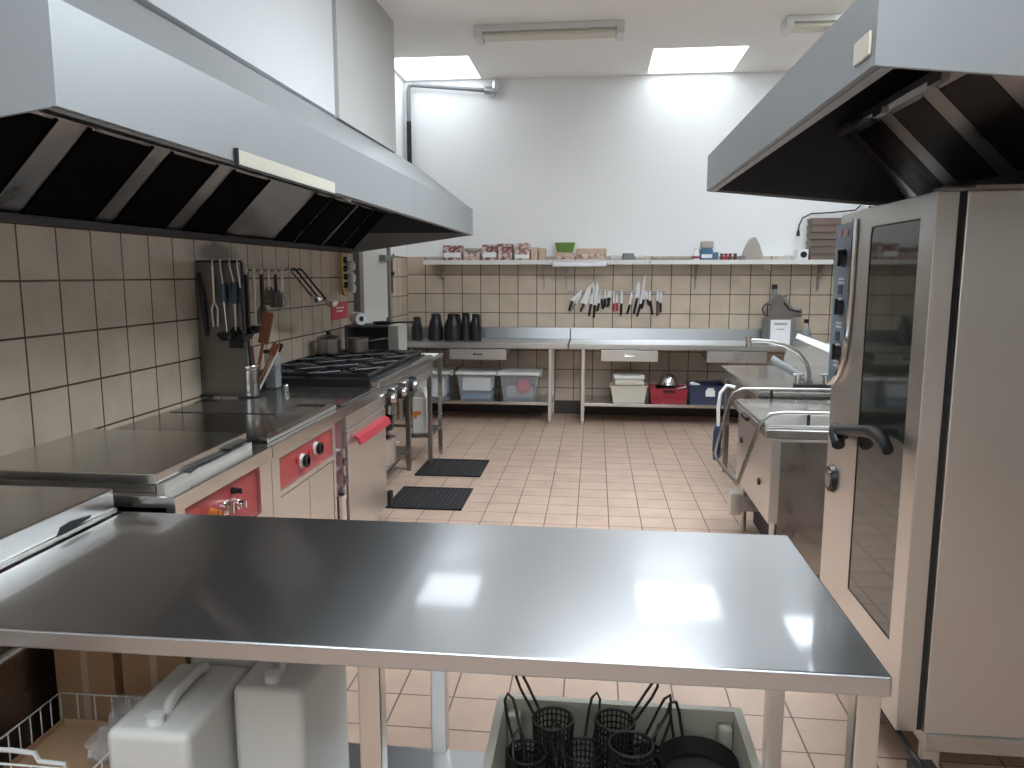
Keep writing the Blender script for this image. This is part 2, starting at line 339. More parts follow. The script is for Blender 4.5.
# ------------------------------------------------------------------ extractor hoods
def left_hood():
    t = thing('extractor_hood', 'long steel extractor hood along the left wall above the stove', 'extractor hood', (-1.7, 4.2, 1.86))
    Y0, Y1 = 1.56, 6.87
    zb = lambda x: 2.0-.138*(-1.10-x)
    b = B(); b.box(-1.112, -1.10, Y0, 4.70, 2.0, 2.222); b.box(-1.114, -1.10, 4.703, Y1, 2.0, 2.224)
    b.box(-1.135, -1.112, Y0, Y1, 1.997, 2.012); b.done('front_panel', 'hood', t)
    for y in (Y0, Y1-.01):
        b = B(); b.prism([(-1.112, zb(-1.112)), (-1.112, 2.222), (-1.60, 2.60), (XL+.03, 2.60), (XL+.03, zb(XL))], 'y', y, y+.01); b.done('end_panel', 'hood', t)
    b = B(); b.prism([(-1.10, 2.222), (-1.60, 2.60), (XL+.03, 2.60), (XL+.03, 2.595), (-1.60, 2.594), (-1.112, 2.215)], 'y', Y0, Y1); b.done('top_panel', 'hood', t)
    b = B(); b.prism([(-1.125, 2.205), (-1.61, 2.585), (XL+.02, 2.58), (XL+.02, 2.56), (-1.62, 2.57), (-1.125, 2.19)], 'y', Y0+.012, Y1-.012)
    b.box(-2.2, -1.13, Y1-.016, Y1-.012, 2.02, 2.19); b.done('lining', 'shade_dark', t)  # dark inner sheets: the hood's unlit inside painted as colour
    # gutter on the wall side
    b = B(); b.prism([(XL+.025, 1.848), (-2.175, 1.848), (-2.168, 1.878), (-2.178, 1.878), (-2.183, 1.858), (XL+.025, 1.858)], 'y', Y0+.012, Y1-.02); b.done('gutter', 'shade_dark', t)
    # filter bank at 45 degrees: black mesh filters and plain steel between
    spans = [(1.62, 2.0), (2.10, 2.615), (2.786, 3.205), (3.349, 3.77), (3.941, 4.38), (5.115, 5.42), (5.475, 5.98), (6.066, 6.44), (6.50, 6.80)]
    def slant(y0, y1, o, th, a=0., c=.46):
        # strip on the slanted plane from the gutter upward
        u = math.sqrt(.5); bb = []
        P = lambda s_, n: (-2.20+s_*u+n*u, 1.875+s_*u-n*u)
        return [P(a, o), P(c, o), P(c, o-th), P(a, o-th)]
    b = B(); b.prism(slant(0, 0, 0, .006), 'y', Y0+.02, Y1-.02); b.done('filter_frame', 'hoodin', t)
    for y0, y1 in spans:
        b = B(); b.prism(slant(0, 0, .006, .005, .015, .445), 'y', y0, y1)
        for y in (y0, y1-.012): b.prism(slant(0, 0, .010, .009, .0, .455), 'y', y, y+.012)
        b.done('filter', 'filter', t)
    b = B(); b.box(-1.10, -1.092, 2.36, 3.25, 1.992, 2.038, .002); plabel(b.done('label_strip', 'cream', t), 'pale strip along the lower front edge')
    b = B(); b.box(-1.10, -1.089, 2.352, 2.362, 1.985, 2.04).box(-1.10, -1.089, 2.36, 3.25, 1.984, 1.991); b.done('strip_edge', 'blackmat', t)
    t.rotation_euler.z = -.0066; t.location.x -= .012
    return t
left_hood()
def right_hood():
    t = thing('extractor_hood', 'steel extractor hood on the right above the tall oven', 'extractor hood', (1.33, 2.4, 1.9))
    Y0, Y1, X0, X1 = 1.41, 3.36, .46, 2.20
    zb = lambda x: 2.0-.1*(x-X0) if x < 1.33 else 1.913+.1*(x-1.33)
    b = B(); b.box(X0, X0+.012, Y0, Y1, 2.0, 2.142); b.box(X0+.012, X0+.035, Y0, Y1, 1.995, 2.012); b.done('front_panel', 'hood', t)
    b = B(); b.box(X1-.012, X1, Y0, Y1, 2.0, 2.142); b.done('front_panel', 'hood', t)
    for y in (Y0-.009, Y1):
        b = B(); b.prism([(X0, zb(X0)-.002), (X0, 2.142), (.80, 2.505), (1.86, 2.505), (X1, 2.142), (X1, zb(X1)), (1.33, zb(1.33))], 'y', y, y+.01); b.done('end_panel', 'hood', t)
    b = B(); b.prism([(X0, 2.142), (.80, 2.505), (1.86, 2.505), (X1, 2.142), (X1-.012, 2.14), (1.85, 2.495), (.81, 2.495), (X0+.012, 2.14)], 'y', Y0, Y1); b.done('top_panel', 'hood', t)
    b = B(); b.prism([(X0+.02, 2.135), (.82, 2.485), (1.84, 2.485), (X1-.02, 2.135), (X1-.03, 2.13), (1.83, 2.47), (.83, 2.47), (X0+.03, 2.13)], 'y', Y0+.012, Y1-.012)
    b.prism([(X0+.05, 2.0), (X0+.05, 2.13), (.83, 2.47), (1.83, 2.47), (X1-.05, 2.13), (X1-.05, 2.0), (1.33, 1.925)], 'y', Y1-.016, Y1-.012); b.done('lining', 'shade_dark', t)  # dark sheets paint the shade inside this hood
    b = B(); b.prism([(1.25, 1.955), (1.28, 1.925), (1.38, 1.925), (1.41, 1.955), (1.40, 1.965), (1.375, 1.94), (1.285, 1.94), (1.26, 1.965)], 'y', Y0+.012, Y1-.02); b.done('gutter', 'darksteel', t)
    b = B(); b.box(.96, 1.01, Y0+.012, Y1-.02, 2.212, 2.235)
    for y in (1.9, 2.35, 2.8): b.box(.95, .975, y, y+.09, 2.19, 2.212, .003)
    b.done('filter_rail', 'hoodin', t)
    u = math.sqrt(.5)
    for sgn in (-1, 1):
        def slant(o, th, a, c):
            P = lambda s_, n: (1.33+sgn*(.055+s_*u-n*0)+sgn*(-n*u), 1.935+s_*u-n*u)
            return [P(a, o), P(c, o), P(c, o-th), P(a, o-th)]
        b = B(); b.prism(slant(0, .006, .0, .39), 'y', Y0+.02, Y1-.02); b.done('filter_frame', 'hoodin', t)
        for k in range(5):
            y1 = 3.232-.362*k; y0 = y1-.262
            b = B(); b.prism(slant(.006, .005, .015, .375), 'y', y0, y1)
            for y in (y0, y1-.01): b.prism(slant(.010, .009, .0, .385), 'y', y, y+.01)
            b.done('filter', 'filter', t)
    b = B(); b.box(X0-.006, X0, 1.42, 1.50, 2.02, 2.06, .003); plabel(b.done('corner_tape', 'cream', t), 'pale tape patch at the near corner')
right_hood()

# ------------------------------------------------------------------ the steel table in front
def leg(b, x, y, z0, z1, w=.045, foot=True):
    b.box(x-w/2, x+w/2, y-w/2, y+w/2, z0+(.03 if foot else 0), z1, .006)
    if foot: b.cyl((x, y, z0), (x, y, z0+.04), w*.42)
t = thing('work_table', 'large stainless steel work table in the foreground with scratched top', 'table', (-.46, 1.81, 0))
b = B(); b.box(-1.49, .57, 1.414, 2.214, .858, .90, .006, 3); b.done('tabletop', 'table', t)
b = B(); b.box(-1.45, .54, 1.46, 2.15, .17, .195, .005); b.done('undershelf', 'table', t)
for x in (-1.43, -.455, .54):
    for y in (1.465, 2.15):
        b = B(); leg(b, x, y, 0, .86, .048); b.done('leg', 'steel', t)

# ------------------------------------------------------------------ tall oven
def oven():
    t = thing('combi_oven', 'tall stainless steel oven with glass door on the right', 'oven', (1.5, 2.95, 0))
    b = B(); b.box(1.070, 1.98, 2.40, 3.50, .19, 1.895, .008); b.done('body', 'steel', t)
    b = B(); b.box(1.052, 1.070, 2.412, 3.49, .195, 1.89); b.done('door_gasket', 'blackmat', t)
    b = B(); b.box(1.08, 1.99, 2.39, 3.51, .135, .192, .004); b.done('base_frame', 'steelh', t)
    for x in (1.12, 1.93):
        for y in (2.46, 3.44):
            b = B(); leg(b, x, y, 0, .14, .05); b.done('leg', 'steel', t)
    # door: frame with an opening, glass set in it
    D = B(); X0, X1 = .985, 1.05
    g = (2.505, 2.925, .455, 1.82)
    D.box(X0, X1, 2.40, g[0], .195, 1.892, .004).box(X0, X1, g[1], 3.055, .195, 1.892, .004)
    D.box(X0, X1, g[0]-.01, g[1]+.01, .195, g[2], .004).box(X0, X1, g[0]-.01, g[1]+.01, g[3], 1.892, .004)
    dd = D.done('door', 'steel', t)
    b = B(); b.box(X0+.003, X0+.012, g[0]-.005, g[1]+.005, g[2]-.005, g[3]+.005); b.done('window_pane', 'glass', dd)
    b = B(); b.tube([(X0+.004, g[0], g[3]), (X0+.004, g[1]-.03, g[3]), (X0+.004, g[1]-.008, g[3]-.008), (X0+.004, g[1], g[3]-.03), (X0+.004, g[1], g[2]), (X0+.004, g[0], g[2])], .004, 6); b.done('window_seal', 'black', dd)
    # control column beside the door
    C = B(); C.box(X0+.005, X1, 3.06, 3.295, .20, 1.89, .004); cc = C.done('control_column', 'steel', t)
    pts = [(3.29, 1.85), (3.29, 1.215), (3.245, 1.225), (3.18, 1.27), (3.125, 1.35), (3.10, 1.45), (3.09, 1.58), (3.09, 1.85)]
    b = B(); b.prism(pts, 'x', X0-.012, X0+.008); b.done('control_panel', 'panelblue', t)
    tp = [(X0-.006, 3.083, 1.86), (X0-.006, 3.083, 1.57), (X0-.006, 3.093, 1.44), (X0-.006, 3.12, 1.335), (X0-.006, 3.178, 1.255), (X0-.006, 3.245, 1.21), (X0-.006, 3.29, 1.20)]
    b = B(); b.tube(tp, .011, 8); b.done('panel_trim', 'chrome', t)
    for z in (1.715, 1.525, 1.345):
        b = B(); b.cyl((X0-.012, 3.17, z), (X0-.03, 3.17, z), .036, .032, 20).box(X0-.038, X0-.028, 3.162, 3.178, z-.032, z+.032, .003); b.done('knob', 'black', t)
    b = B(); b.box(X0-.014, X0-.011, 3.13, 3.25, 1.80, 1.825); plabel(b.done('maker_mark', 'packr', t), 'pale red lettering strip at the top of the control panel')
    for z in (1.63, 1.615, 1.455, 1.44, 1.30, 1.285):
        b = B(); b.box(X0-.014, X0-.011, 3.15, 3.22, z, z+.008); b.done('panel_mark', 'white', t)
    for z in (1.585, 1.40):
        b = B(); b.box(X0-.0145, X0-.011, 3.17, 3.22, z-.012, z+.025); b.done('display', 'navy', t)
    # lever handle
    b = B(); b.cyl((X0, 3.05, 1.04), (X0-.05, 3.05, 1.04), .026).tube([(X0-.03, 3.09, 1.05), (X0-.04, 3.04, 1.042), (X0-.05, 2.98, 1.005)], [.022, .030, .024], 12).tube([(X0-.04, 3.04, 1.05), (X0-.04, 2.90, 1.078), (X0-.04, 2.76, 1.105), (X0-.04, 2.66, 1.122), (X0-.04, 2.57, 1.112), (X0-.04, 2.52, 1.09)], [.022, .020, .021, .023, .022, .018], 12); b.done('door_handle', 'black', t)
    b = B(); b.cyl((X0+.005, 3.2, .815), (X0-.012, 3.2, .815), .058, .052, 24); b.done('drain_lock', 'black', t)
    b = B(); b.cyl((X0-.012, 3.2, .815), (X0-.016, 3.2, .815), .036, .036, 20); b.done('lock_ring', 'darksteel', t)
    b = B(); b.box(1.0, 1.10, 2.41, 2.47, 1.892, 1.905, .003).box(1.10, 1.55, 2.42, 2.44, 1.897, 1.91).ball((1.03, 2.44, 1.905), .014).ball((1.5, 2.43, 1.91), .012); b.done('top_hinge', 'darksteel', t)
oven()
t = thing('trolley', 'grey castor wheel of a trolley under the tall oven beside the table', 'trolley', (1.05, 2.55, 0))
b = B(); b.cyl((1.0, 2.28, .07), (1.05, 2.28, .07), .065, .065, 24); b.done('castor_wheel', 'pipegrey', t)
b = B(); b.cyl((.99, 2.28, .07), (1.06, 2.28, .07), .02).box(.988, .998, 2.25, 2.31, .06, .155, .004).box(1.052, 1.062, 2.25, 2.31, .06, .155, .004).box(.988, 1.062, 2.25, 2.31, .148, .16).tube([(1.02, 2.28, .15), (1.02, 3.3, .15)], .012); b.done('castor_fork', 'black', t)

# ------------------------------------------------------------------ left cooking line
FX = -1.34
def lid(b, x0, x1, y0, y1, z0, z1):
    b.box(x0, x1, y0, y1, z0, z1, .008, 2)
def notches(ys, x, z, m='blackmat'):
    # bent handle lips along the lid's front
    pass
# nearest lidded unit
t = thing('fryer', 'low steel lidded unit at the left edge touching the table', 'fryer', (-1.85, 1.5, 0))
b = B(); b.box(XL+.01, -1.52, .75, 2.2, .12, .90, .006); b.done('cabinet', 'darksteel', t)
L_ = B(); L_.box(XL+.03, -1.505, .76, 2.195, .915, .98, .006); lo = L_.done('lid', 'steelh', t)
for y in (2.01, 1.52, 1.05):
    b = B(); b.prism([(y-.075, .917), (y-.06, .936), (y-.02, .940), (y+.07, .930), (y+.06, .924), (y+.0, .917)], 'x', -1.507, -1.502); plabel(b.done('lid_grip', 'blackmat', lo), 'black finger gap under the lid edge')
b = B(); b.box(XL+.01, -1.50, .755, 2.2, .90, .915, .003); b.done('rim', 'steel', t)
for x in (-2.15, -1.58):
    for y in (.82, 2.12):
        b = B(); b.cyl((x, y, 0), (x, y, .13), .025); b.done('leg', 'steel', t)
b = B(); b.tube([(-1.515, .8, .66), (-1.515, 2.1, .66)], .012); b.done('front_rail', 'steel', t)

def knob(b, x, y, z, r=.03, d=.035):
    b.cyl((x, y, z), (x+d*.4, y, z), r, r*.96, 20).cyl((x+d*.4, y, z), (x+d, y, z), r*.78, r*.68, 20).box(x+d, x+d+.01, y-.005, y+.005, z-r*.7, z+r*.7, .002)
# bratt pan module
t = thing('bratt_pan', 'steel cooking unit with a flat hinged lid and red control panel, left of the griddle', 'cooker', (-1.8, 2.64, 0), 'left cooking line')
b = B(); b.box(XL+.005, FX-.03, 2.26, 3.015, .12, .90); b.done('cabinet', 'steel', t)
b = B(); b.box(XL+.005, FX, 2.26, 3.015, .88, .937, .004); b.done('worktop', 'steelh', t)
b = B(); b.box(FX-.03, FX-.008, 2.26, 2.33, .12, .88).box(FX-.03, FX-.008, 2.905, 3.015, .12, .88).box(FX-.03, FX-.008, 2.33, 2.905, .12, .68); b.done('front_frame', 'steel', t)
b = B(); b.box(FX-.029, FX-.022, 2.33, 2.905, .68, .88); b.done('control_panel', 'red', t)
for y, z, m_, r_ in ((2.62, .79, 'chrome', .032), (2.72, .775, 'chrome', .022), (2.52, .80, 'orange', .02), (2.69, .835, 'black', .014)):
    b = B(); knob(b, FX-.022, y, z, r_, .03); plabel(b.done('knob', m_, t), {'chrome': 'chrome knob', 'orange': 'amber lamp', 'black': 'black button'}[m_])
b = B(); b.box(-2.12, -1.43, 2.30, 2.95, .937, .965, .004); b.done('pan_rim', 'darksteel', t)
L_ = B(); L_.box(-2.11, -1.42, 2.29, 2.955, .968, 1.005, .005); lo = L_.done('lid', 'steelh', t)
b = B(); b.prism([(2.305, .937), (2.955, .937), (2.955, .965), (2.305, .965)], 'x', -1.428, -1.40); b.done('lid_skirt', 'steel', lo)
b = B(); b.prism([(2.46, .966), (2.50, .976), (2.62, .974), (2.78, .971), (2.62, .969), (2.52, .969), (2.465, .960)], 'x', -1.421, -1.398)
b.prism([(2.76, .980), (2.80, .985), (2.94, .982), (2.80, .979), (2.765, .975)], 'x', -1.421, -1.398); b.done('lid_grip', 'blackmat', lo)
for x in (-2.15, -1.45):
    for y in (2.32, 2.95):
        b = B(); b.cyl((x, y, 0), (x, y, .13), .025); b.done('leg', 'steel', t)

# griddle module
t = thing('griddle', 'steel griddle unit with a smooth plate and red panel with two star knobs', 'cooker', (-1.8, 3.4, 0), 'left cooking line')
b = B(); b.box(XL+.005, FX-.03, 3.02, 3.80, .12, .90); b.done('cabinet', 'steel', t)
b = B(); b.box(XL+.005, FX, 3.02, 3.98, .88, .937, .004); b.done('worktop', 'steelh', t)
b = B(); b.box(FX-.03, FX-.008, 3.02, 3.10, .12, .88).box(FX-.03, FX-.008, 3.78, 3.815, .12, .88).box(FX-.03, FX-.008, 3.10, 3.78, .69, .715).box(FX-.03, FX-.008, 3.10, 3.78, .862, .88); b.done('front_frame', 'steel', t)
b = B(); b.box(FX-.029, FX-.022, 3.10, 3.78, .715, .862); b.done('control_panel', 'red', t)
for y0, y1 in ((3.105, 3.44), (3.447, 3.775)):
    d_ = B(); d_.box(FX-.028, FX-.010, y0, y1, .14, .685, .004); dd = d_.done('cabinet_door', 'steel', t)
for y, z in ((3.385, .782), (3.565, .80)):
    b = B(); b.cyl((FX-.022, y, z), (FX-.010, y, z), .034, .032, 24); ko = b.done('knob', 'white', t)
    b = B()
    for k in range(5):
        a = 2*PI*k/5; b.box(-.03, .03, -.008, .008, -.008, .008, .002, mtx=Matrix.Translation((FX+.004, y, z)) @ Matrix.Rotation(a, 4, 'X') @ Matrix.Rotation(PI/2, 4, 'Y'))
    b.cyl((FX-.01, y, z), (FX+.012, y, z), .018); plabel(b.done('knob_grip', 'black', ko), 'black star grip')
for y in (3.32, 3.475, 3.50):
    b = B(); b.cyl((FX-.022, y, .80), (FX-.012, y, .80), .012); b.done('button', 'redp', t)
b = B(); b.box(-2.17, -1.43, 3.06, 3.62, .937, .953, .004); b.done('griddle_plate', 'griddle', t)
b = B(); b.box(-2.17, -1.60, 3.66, 3.97, .937, .951, .004); b.done('side_plate', 'glossblack', t)
b = B(); b.box(-1.425, -1.375, 3.06, 3.93, .937, .958, .006); plabel(b.done('front_rail', 'chrome', t), 'bright polished rail along the plate')
for x in (-2.15, -1.45):
    for y in (3.1, 3.72):
        b = B(); b.cyl((x, y, 0), (x, y, .13), .025); b.done('leg', 'steel', t)

# valve column between the modules
t = thing('gas_valve', 'narrow red gap with chrome valves and a short pipe between griddle and oven door', 'valve', (-1.36, 3.9, 0))
b = B(); b.box(-1.42, FX-.025, 3.84, 3.965, .12, .875); b.done('back_plate', 'purple', t)
for z in (.70, .60, .50):
    b = B(); b.cyl((FX-.026, 3.90, z), (FX+.005, 3.90, z), .024, .022).box(FX+.003, FX+.012, 3.89, 3.91, z-.028, z+.028, .002); b.done('valve_tap', 'chrome', t)
b = B(); b.cyl((FX-.01, 3.87, 0), (FX-.01, 3.87, .47), .032, .032, 20).cyl((FX-.01, 3.87, .455), (FX-.01, 3.87, .475), .036); b.done('pipe', 'chrome', t)

# gas range
t = thing('gas_range', 'gas range with black burner grates and an oven door with red handle', 'stove', (-1.8, 5.1, 0), 'left cooking line')
b = B(); b.box(XL+.005, FX-.03, 3.985, 4.77, .12, .90); b.done('cabinet', 'steel', t)
b = B(); b.box(XL+.005, FX, 3.985, 6.25, .88, .937, .004); b.done('worktop', 'steelh', t)
b = B(); b.box(XL+.03, FX-.03, 3.99, 4.63, .937, .945); b.done('hob_edge_plate', 'glossblack', t)
b = B(); b.box(XL+.03, -1.40, 4.64, 6.22, .937, .995, .006); b.done('burner_box', 'iron', t)
b = B(); b.box(-1.40, FX, 4.64, 6.25, .937, .985, .006); b.done('front_ledge', 'steelh', t)
gr = None
for i in range(4):
    for j in range(2):
        cx, cy = -2.0+.385*j, 4.85+.385*i
        b = B()
        for a in (-.19, .19):
            b.box(cx+a-.007, cx+a+.007, cy-.185, cy+.185, 1.006, 1.028, .003); b.box(cx-.19, cx+.19, cy+a*.95-.009, cy+a*.95+.009, 1.006, 1.028, .003)
        for k in range(8):
            an = PI*k/4; ca, sa = math.cos(an), math.sin(an); e = .19/max(abs(ca), abs(sa))
            b.tube([(cx+.05*ca, cy+.05*sa, 1.024), (cx+e*ca, cy+e*sa, 1.024)], .007, 6)
        for sx in (-.18, .18):
            for sy in (-.17, .17): b.box(cx+sx-.008, cx+sx+.008, cy+sy-.008, cy+sy+.008, .993, 1.012)
        go = b.done('burner_grate', 'iron', t)
        b = B(); b.lathe([(.06, .994), (.065, 1.003), (.045, 1.006), (.045, 1.014), (.0, 1.016)], cx, cy, 20); plabel(b.done('burner', 'darksteel', go), 'round metal burner')
D_ = B(); D_.box(FX-.028, FX, 4.0, 4.765, .14, .80, .006); dd = D_.done('oven_door', 'steel', t)
b = B(); b.prism([(FX+.0, .752), (FX+.03, .738), (FX+.045, .70), (FX+.03, .70), (FX+.02, .725), (FX, .738)], 'y', 4.10, 4.73); b.done('door_handle', 'redp', dd)
b = B(); b.box(FX-.03, FX-.006, 4.0, 4.77, .805, .88, .004); b.done('front_panel', 'steel', t)
b = B(); b.box(FX-.02, FX+.012, 4.80, 4.86, .12, .22, .004); b.done('door_latch', 'black', t)
b = B(); b.prism([(FX-.06, .78), (FX-.005, .82), (FX-.005, .882), (FX-.06, .882)], 'y', 4.78, 6.25); b.done('knob_panel', 'steel', t)
for y in (4.86, 5.15, 5.48):
    b = B(); b.cyl((FX-.005, y, .85), (FX+.022, y, .845), .058, .055, 22); ko = b.done('knob', 'black', t)
    b = B(); b.cyl((FX+.022, y, .845), (FX+.04, y, .84), .036, .033, 18).box(FX+.04, FX+.048, y-.007, y+.007, .815, .868, .002); plabel(b.done('knob_grip', 'chrome', ko), 'chrome grip')
b = B(); b.box(-2.15, -1.52, 4.78, 6.22, .185, .205, .004); b.done('lower_shelf', 'darksteel', t)
for x in (-2.17, -1.55):
    b = B(); leg(b, x, 6.2, 0, .88, .04); b.done('leg', 'darksteel', t)
for x in (-2.15, -1.42):
    for y in (4.06, 4.72):
        b = B(); b.cyl((x, y, 0), (x, y, .13), .025); b.done('leg', 'steel', t)

# things on and under the range
def pot(name, label, cx, cy, z, r, h, m='steel', handle=None, lidm=None, group=None, side=True):
    t = thing(name, label, 'pot', (cx, cy, z), group)
    b = B(); b.lathe([(r*.94, z), (r, z+.01), (r, z+h), (r+.006, z+h+.004), (r-.003, z+h+.004), (r-.004, z+.012), (0.001, z+.01)], cx, cy, 26); b.done('bowl', m, t)
    if lidm:
        b = B(); b.lathe([(r+.004, z+h+.005), (r*.9, z+h+.018), (r*.3, z+h+.03), (.0, z+h+.032)], cx, cy, 26); lo = b.done('lid', lidm, t)
        b = B(); b.cyl((cx, cy, z+h+.03), (cx, cy, z+h+.055), .015, .02); b.done('lid_knob', 'black', lo)
    if handle:
        a, ln, hm = handle; dx, dy = math.cos(a), math.sin(a)
        b = B(); b.tube([(cx+dx*r, cy+dy*r, z+h*.8), (cx+dx*(r+.04), cy+dy*(r+.04), z+h*.84), (cx+dx*(r+ln), cy+dy*(r+ln), z+h*1.05)], [.008, .009, .012], 8); b.done('handle', hm, t)
    elif side:
        for sg in (-1, 1):
            b = B(); b.tube([(cx+sg*r, cy-.035, z+h*.8), (cx+sg*(r+.03), cy-.03, z+h*.82), (cx+sg*(r+.03), cy+.03, z+h*.82), (cx+sg*r, cy+.035, z+h*.8)], .006, 6); b.done('handle', m, t)
    return t
pot('saucepan', 'shiny steel saucepan with long handle on the far stove burner', -1.90, 5.98, 1.03, .085, .11, 'darksteel', (-.3, .2, 'chrome'))
pot('kettle_pot', 'steel pot with a black curved lid handle by the wall at the stove back', -2.09, 5.84, 1.03, .09, .12, 'darksteel', None, 'darksteel')
pot('stock_pot', 'steel stock pot on the low shelf under the stove, lid on', -1.62, 5.65, .207, .105, .19, 'steel', None, 'chrome')
pot('saucepan', 'black pan resting on the stock pot under the stove', -1.62, 5.65, .465, .085, .10, 'black', None, None, side=False)
# dark steel shelf box at the end of the stove
t = thing('shelf_box', 'dark open-fronted steel box at the far end of the stove', 'shelf box', (-1.9, 6.45, .937))
b = B(); b.box(-2.12, -1.73, 6.32, 6.62, 1.205, 1.222, .003).box(-2.12, -2.10, 6.32, 6.62, .938, 1.205).box(-2.12, -1.73, 6.60, 6.62, .938, 1.205); b.done('shell', 'shade_dark', t)
b = B(); b.box(-1.74, -1.65, 6.32, 6.62, .938, 1.222, .004); plabel(b.done('side_panel', 'steel', t), 'bright steel side panel')
t = thing('frying_pan', 'black frying pan with long handle on top of the dark steel box', 'pan', (-1.80, 6.45, 1.222))
b = B(); b.lathe([(.07, 1.223), (.085, 1.245), (.082, 1.247), (.067, 1.228), (.001, 1.227)], -1.83, 6.47, 24); b.done('pan_body', 'black', t)
b = B(); b.tube([(-1.75, 6.46, 1.240), (-1.66, 6.45, 1.243), (-1.50, 6.43, 1.246)], [.006, .008, .010], 8); b.done('handle', 'black', t)
t = thing('paper_roll', 'white paper roll lying on the dark box by the red sign', 'paper roll', (-2.12, 6.38, 1.222))
b = B(); b.cyl((-2.08, 6.5, 1.275), (-1.98, 6.36, 1.275), .052, .052, 24); b.done('roll', 'paper', t)
b = B(); b.cyl((-1.98, 6.36, 1.275), (-1.978, 6.358, 1.275), .022); b.done('core', 'black', t)
# thin brass gas pipe, red sign on the wall
t = thing('gas_manifold', 'brass gas pipe with small taps on the left wall beside the door', 'pipe', (XL+.03, 6.55, 1.5))
b = B(); b.tube([(XL+.04, 6.53, 1.84), (XL+.04, 6.53, 1.52), (XL+.04, 6.56, 1.48), (XL+.04, 6.64, 1.47)], .014); b.done('pipe', 'brass', t)
for z in (1.78, 1.70, 1.63, 1.56):
    b = B(); b.cyl((XL+.04, 6.53, z), (XL+.04, 6.62, z), .010).box(XL+.03, XL+.06, 6.61, 6.64, z-.025, z+.025, .004); b.done('tap', 'black', t)
for i, z in enumerate((1.73, 1.62, 1.53)):
    b = B(); b.lathe([(.02, z-.045), (.035, z-.04), (.042, z+.01), (.028, z+.04), (.012, z+.045)], XL+.045, 6.78, 16)
    mesh_thing(b, 'measuring_cup', 'white', ['topmost white cup hanging on the left wall by the brass pipe', 'middle white cup hanging on the left wall by the brass pipe', 'lowest white cup hanging on the left wall by the brass pipe'][i], 'cup', 'white cups hanging by the brass pipe')
t = thing('safety_sign', 'red safety sign on the tiled left wall above the stove', 'sign', (XL+.003, 6.55, 1.26))
b = B(); b.box(XL+.001, XL+.006, 6.34, 6.76, 1.26, 1.41); b.done('plate', 'redred', t)
for z, w in ((1.355, .2), (1.325, .16)):
    b = B(); b.box(XL+.006, XL+.008, 6.46, 6.46+w, z, z+.012); b.done('lettering', 'paper', t)
t = thing('thermometer', 'thin red and black gauge hanging on the tiles right of the white door', 'gauge', (XL+.02, 8.3, 1.5))
b = B(); b.tube([(XL+.015, 8.28, 1.80), (XL+.015, 8.28, 1.45)], .018); b.done('case', 'purple', t)
b = B(); b.ball((XL+.02, 8.28, 1.66), .03).tube([(XL+.02, 8.28, 1.80), (XL+.02, 8.36, 1.87), (XL+.02, 8.40, 1.84)], .008); b.done('dial', 'black', t)
# steel splash panel standing on the griddle end by the wall
t = thing('splash_panel', 'narrow upright steel splash panel fixed to the left wall', 'splash panel', (-2.1, 4.15, .94))
b = B(); b.box(XL+.002, -1.985, 4.135, 4.15, .955, 1.72, .002); b.done('sheet', 'sheet', t)
b = B(); b.box(-1.997, -1.985, 4.15, 4.19, .955, 1.72).box(XL+.002, -2.16, 4.10, 4.135, .955, .968); b.done('flange', 'shade_dark', t)
b = B(); b.tube([(XL+.01, 4.125, 1.722), (-1.965, 4.125, 1.722)], .006).tube([(-1.965, 4.125, 1.722), (-1.965, 4.125, 1.60)], .005); b.done('hanging_bar', 'black', t)
b = B(); b.tube([(-2.225, 4.13, 1.66), (-2.20, 4.118, 1.50), (-2.19, 4.118, 1.30)], [.010, .014, .006]); b.done('side_hook', 'black', t)
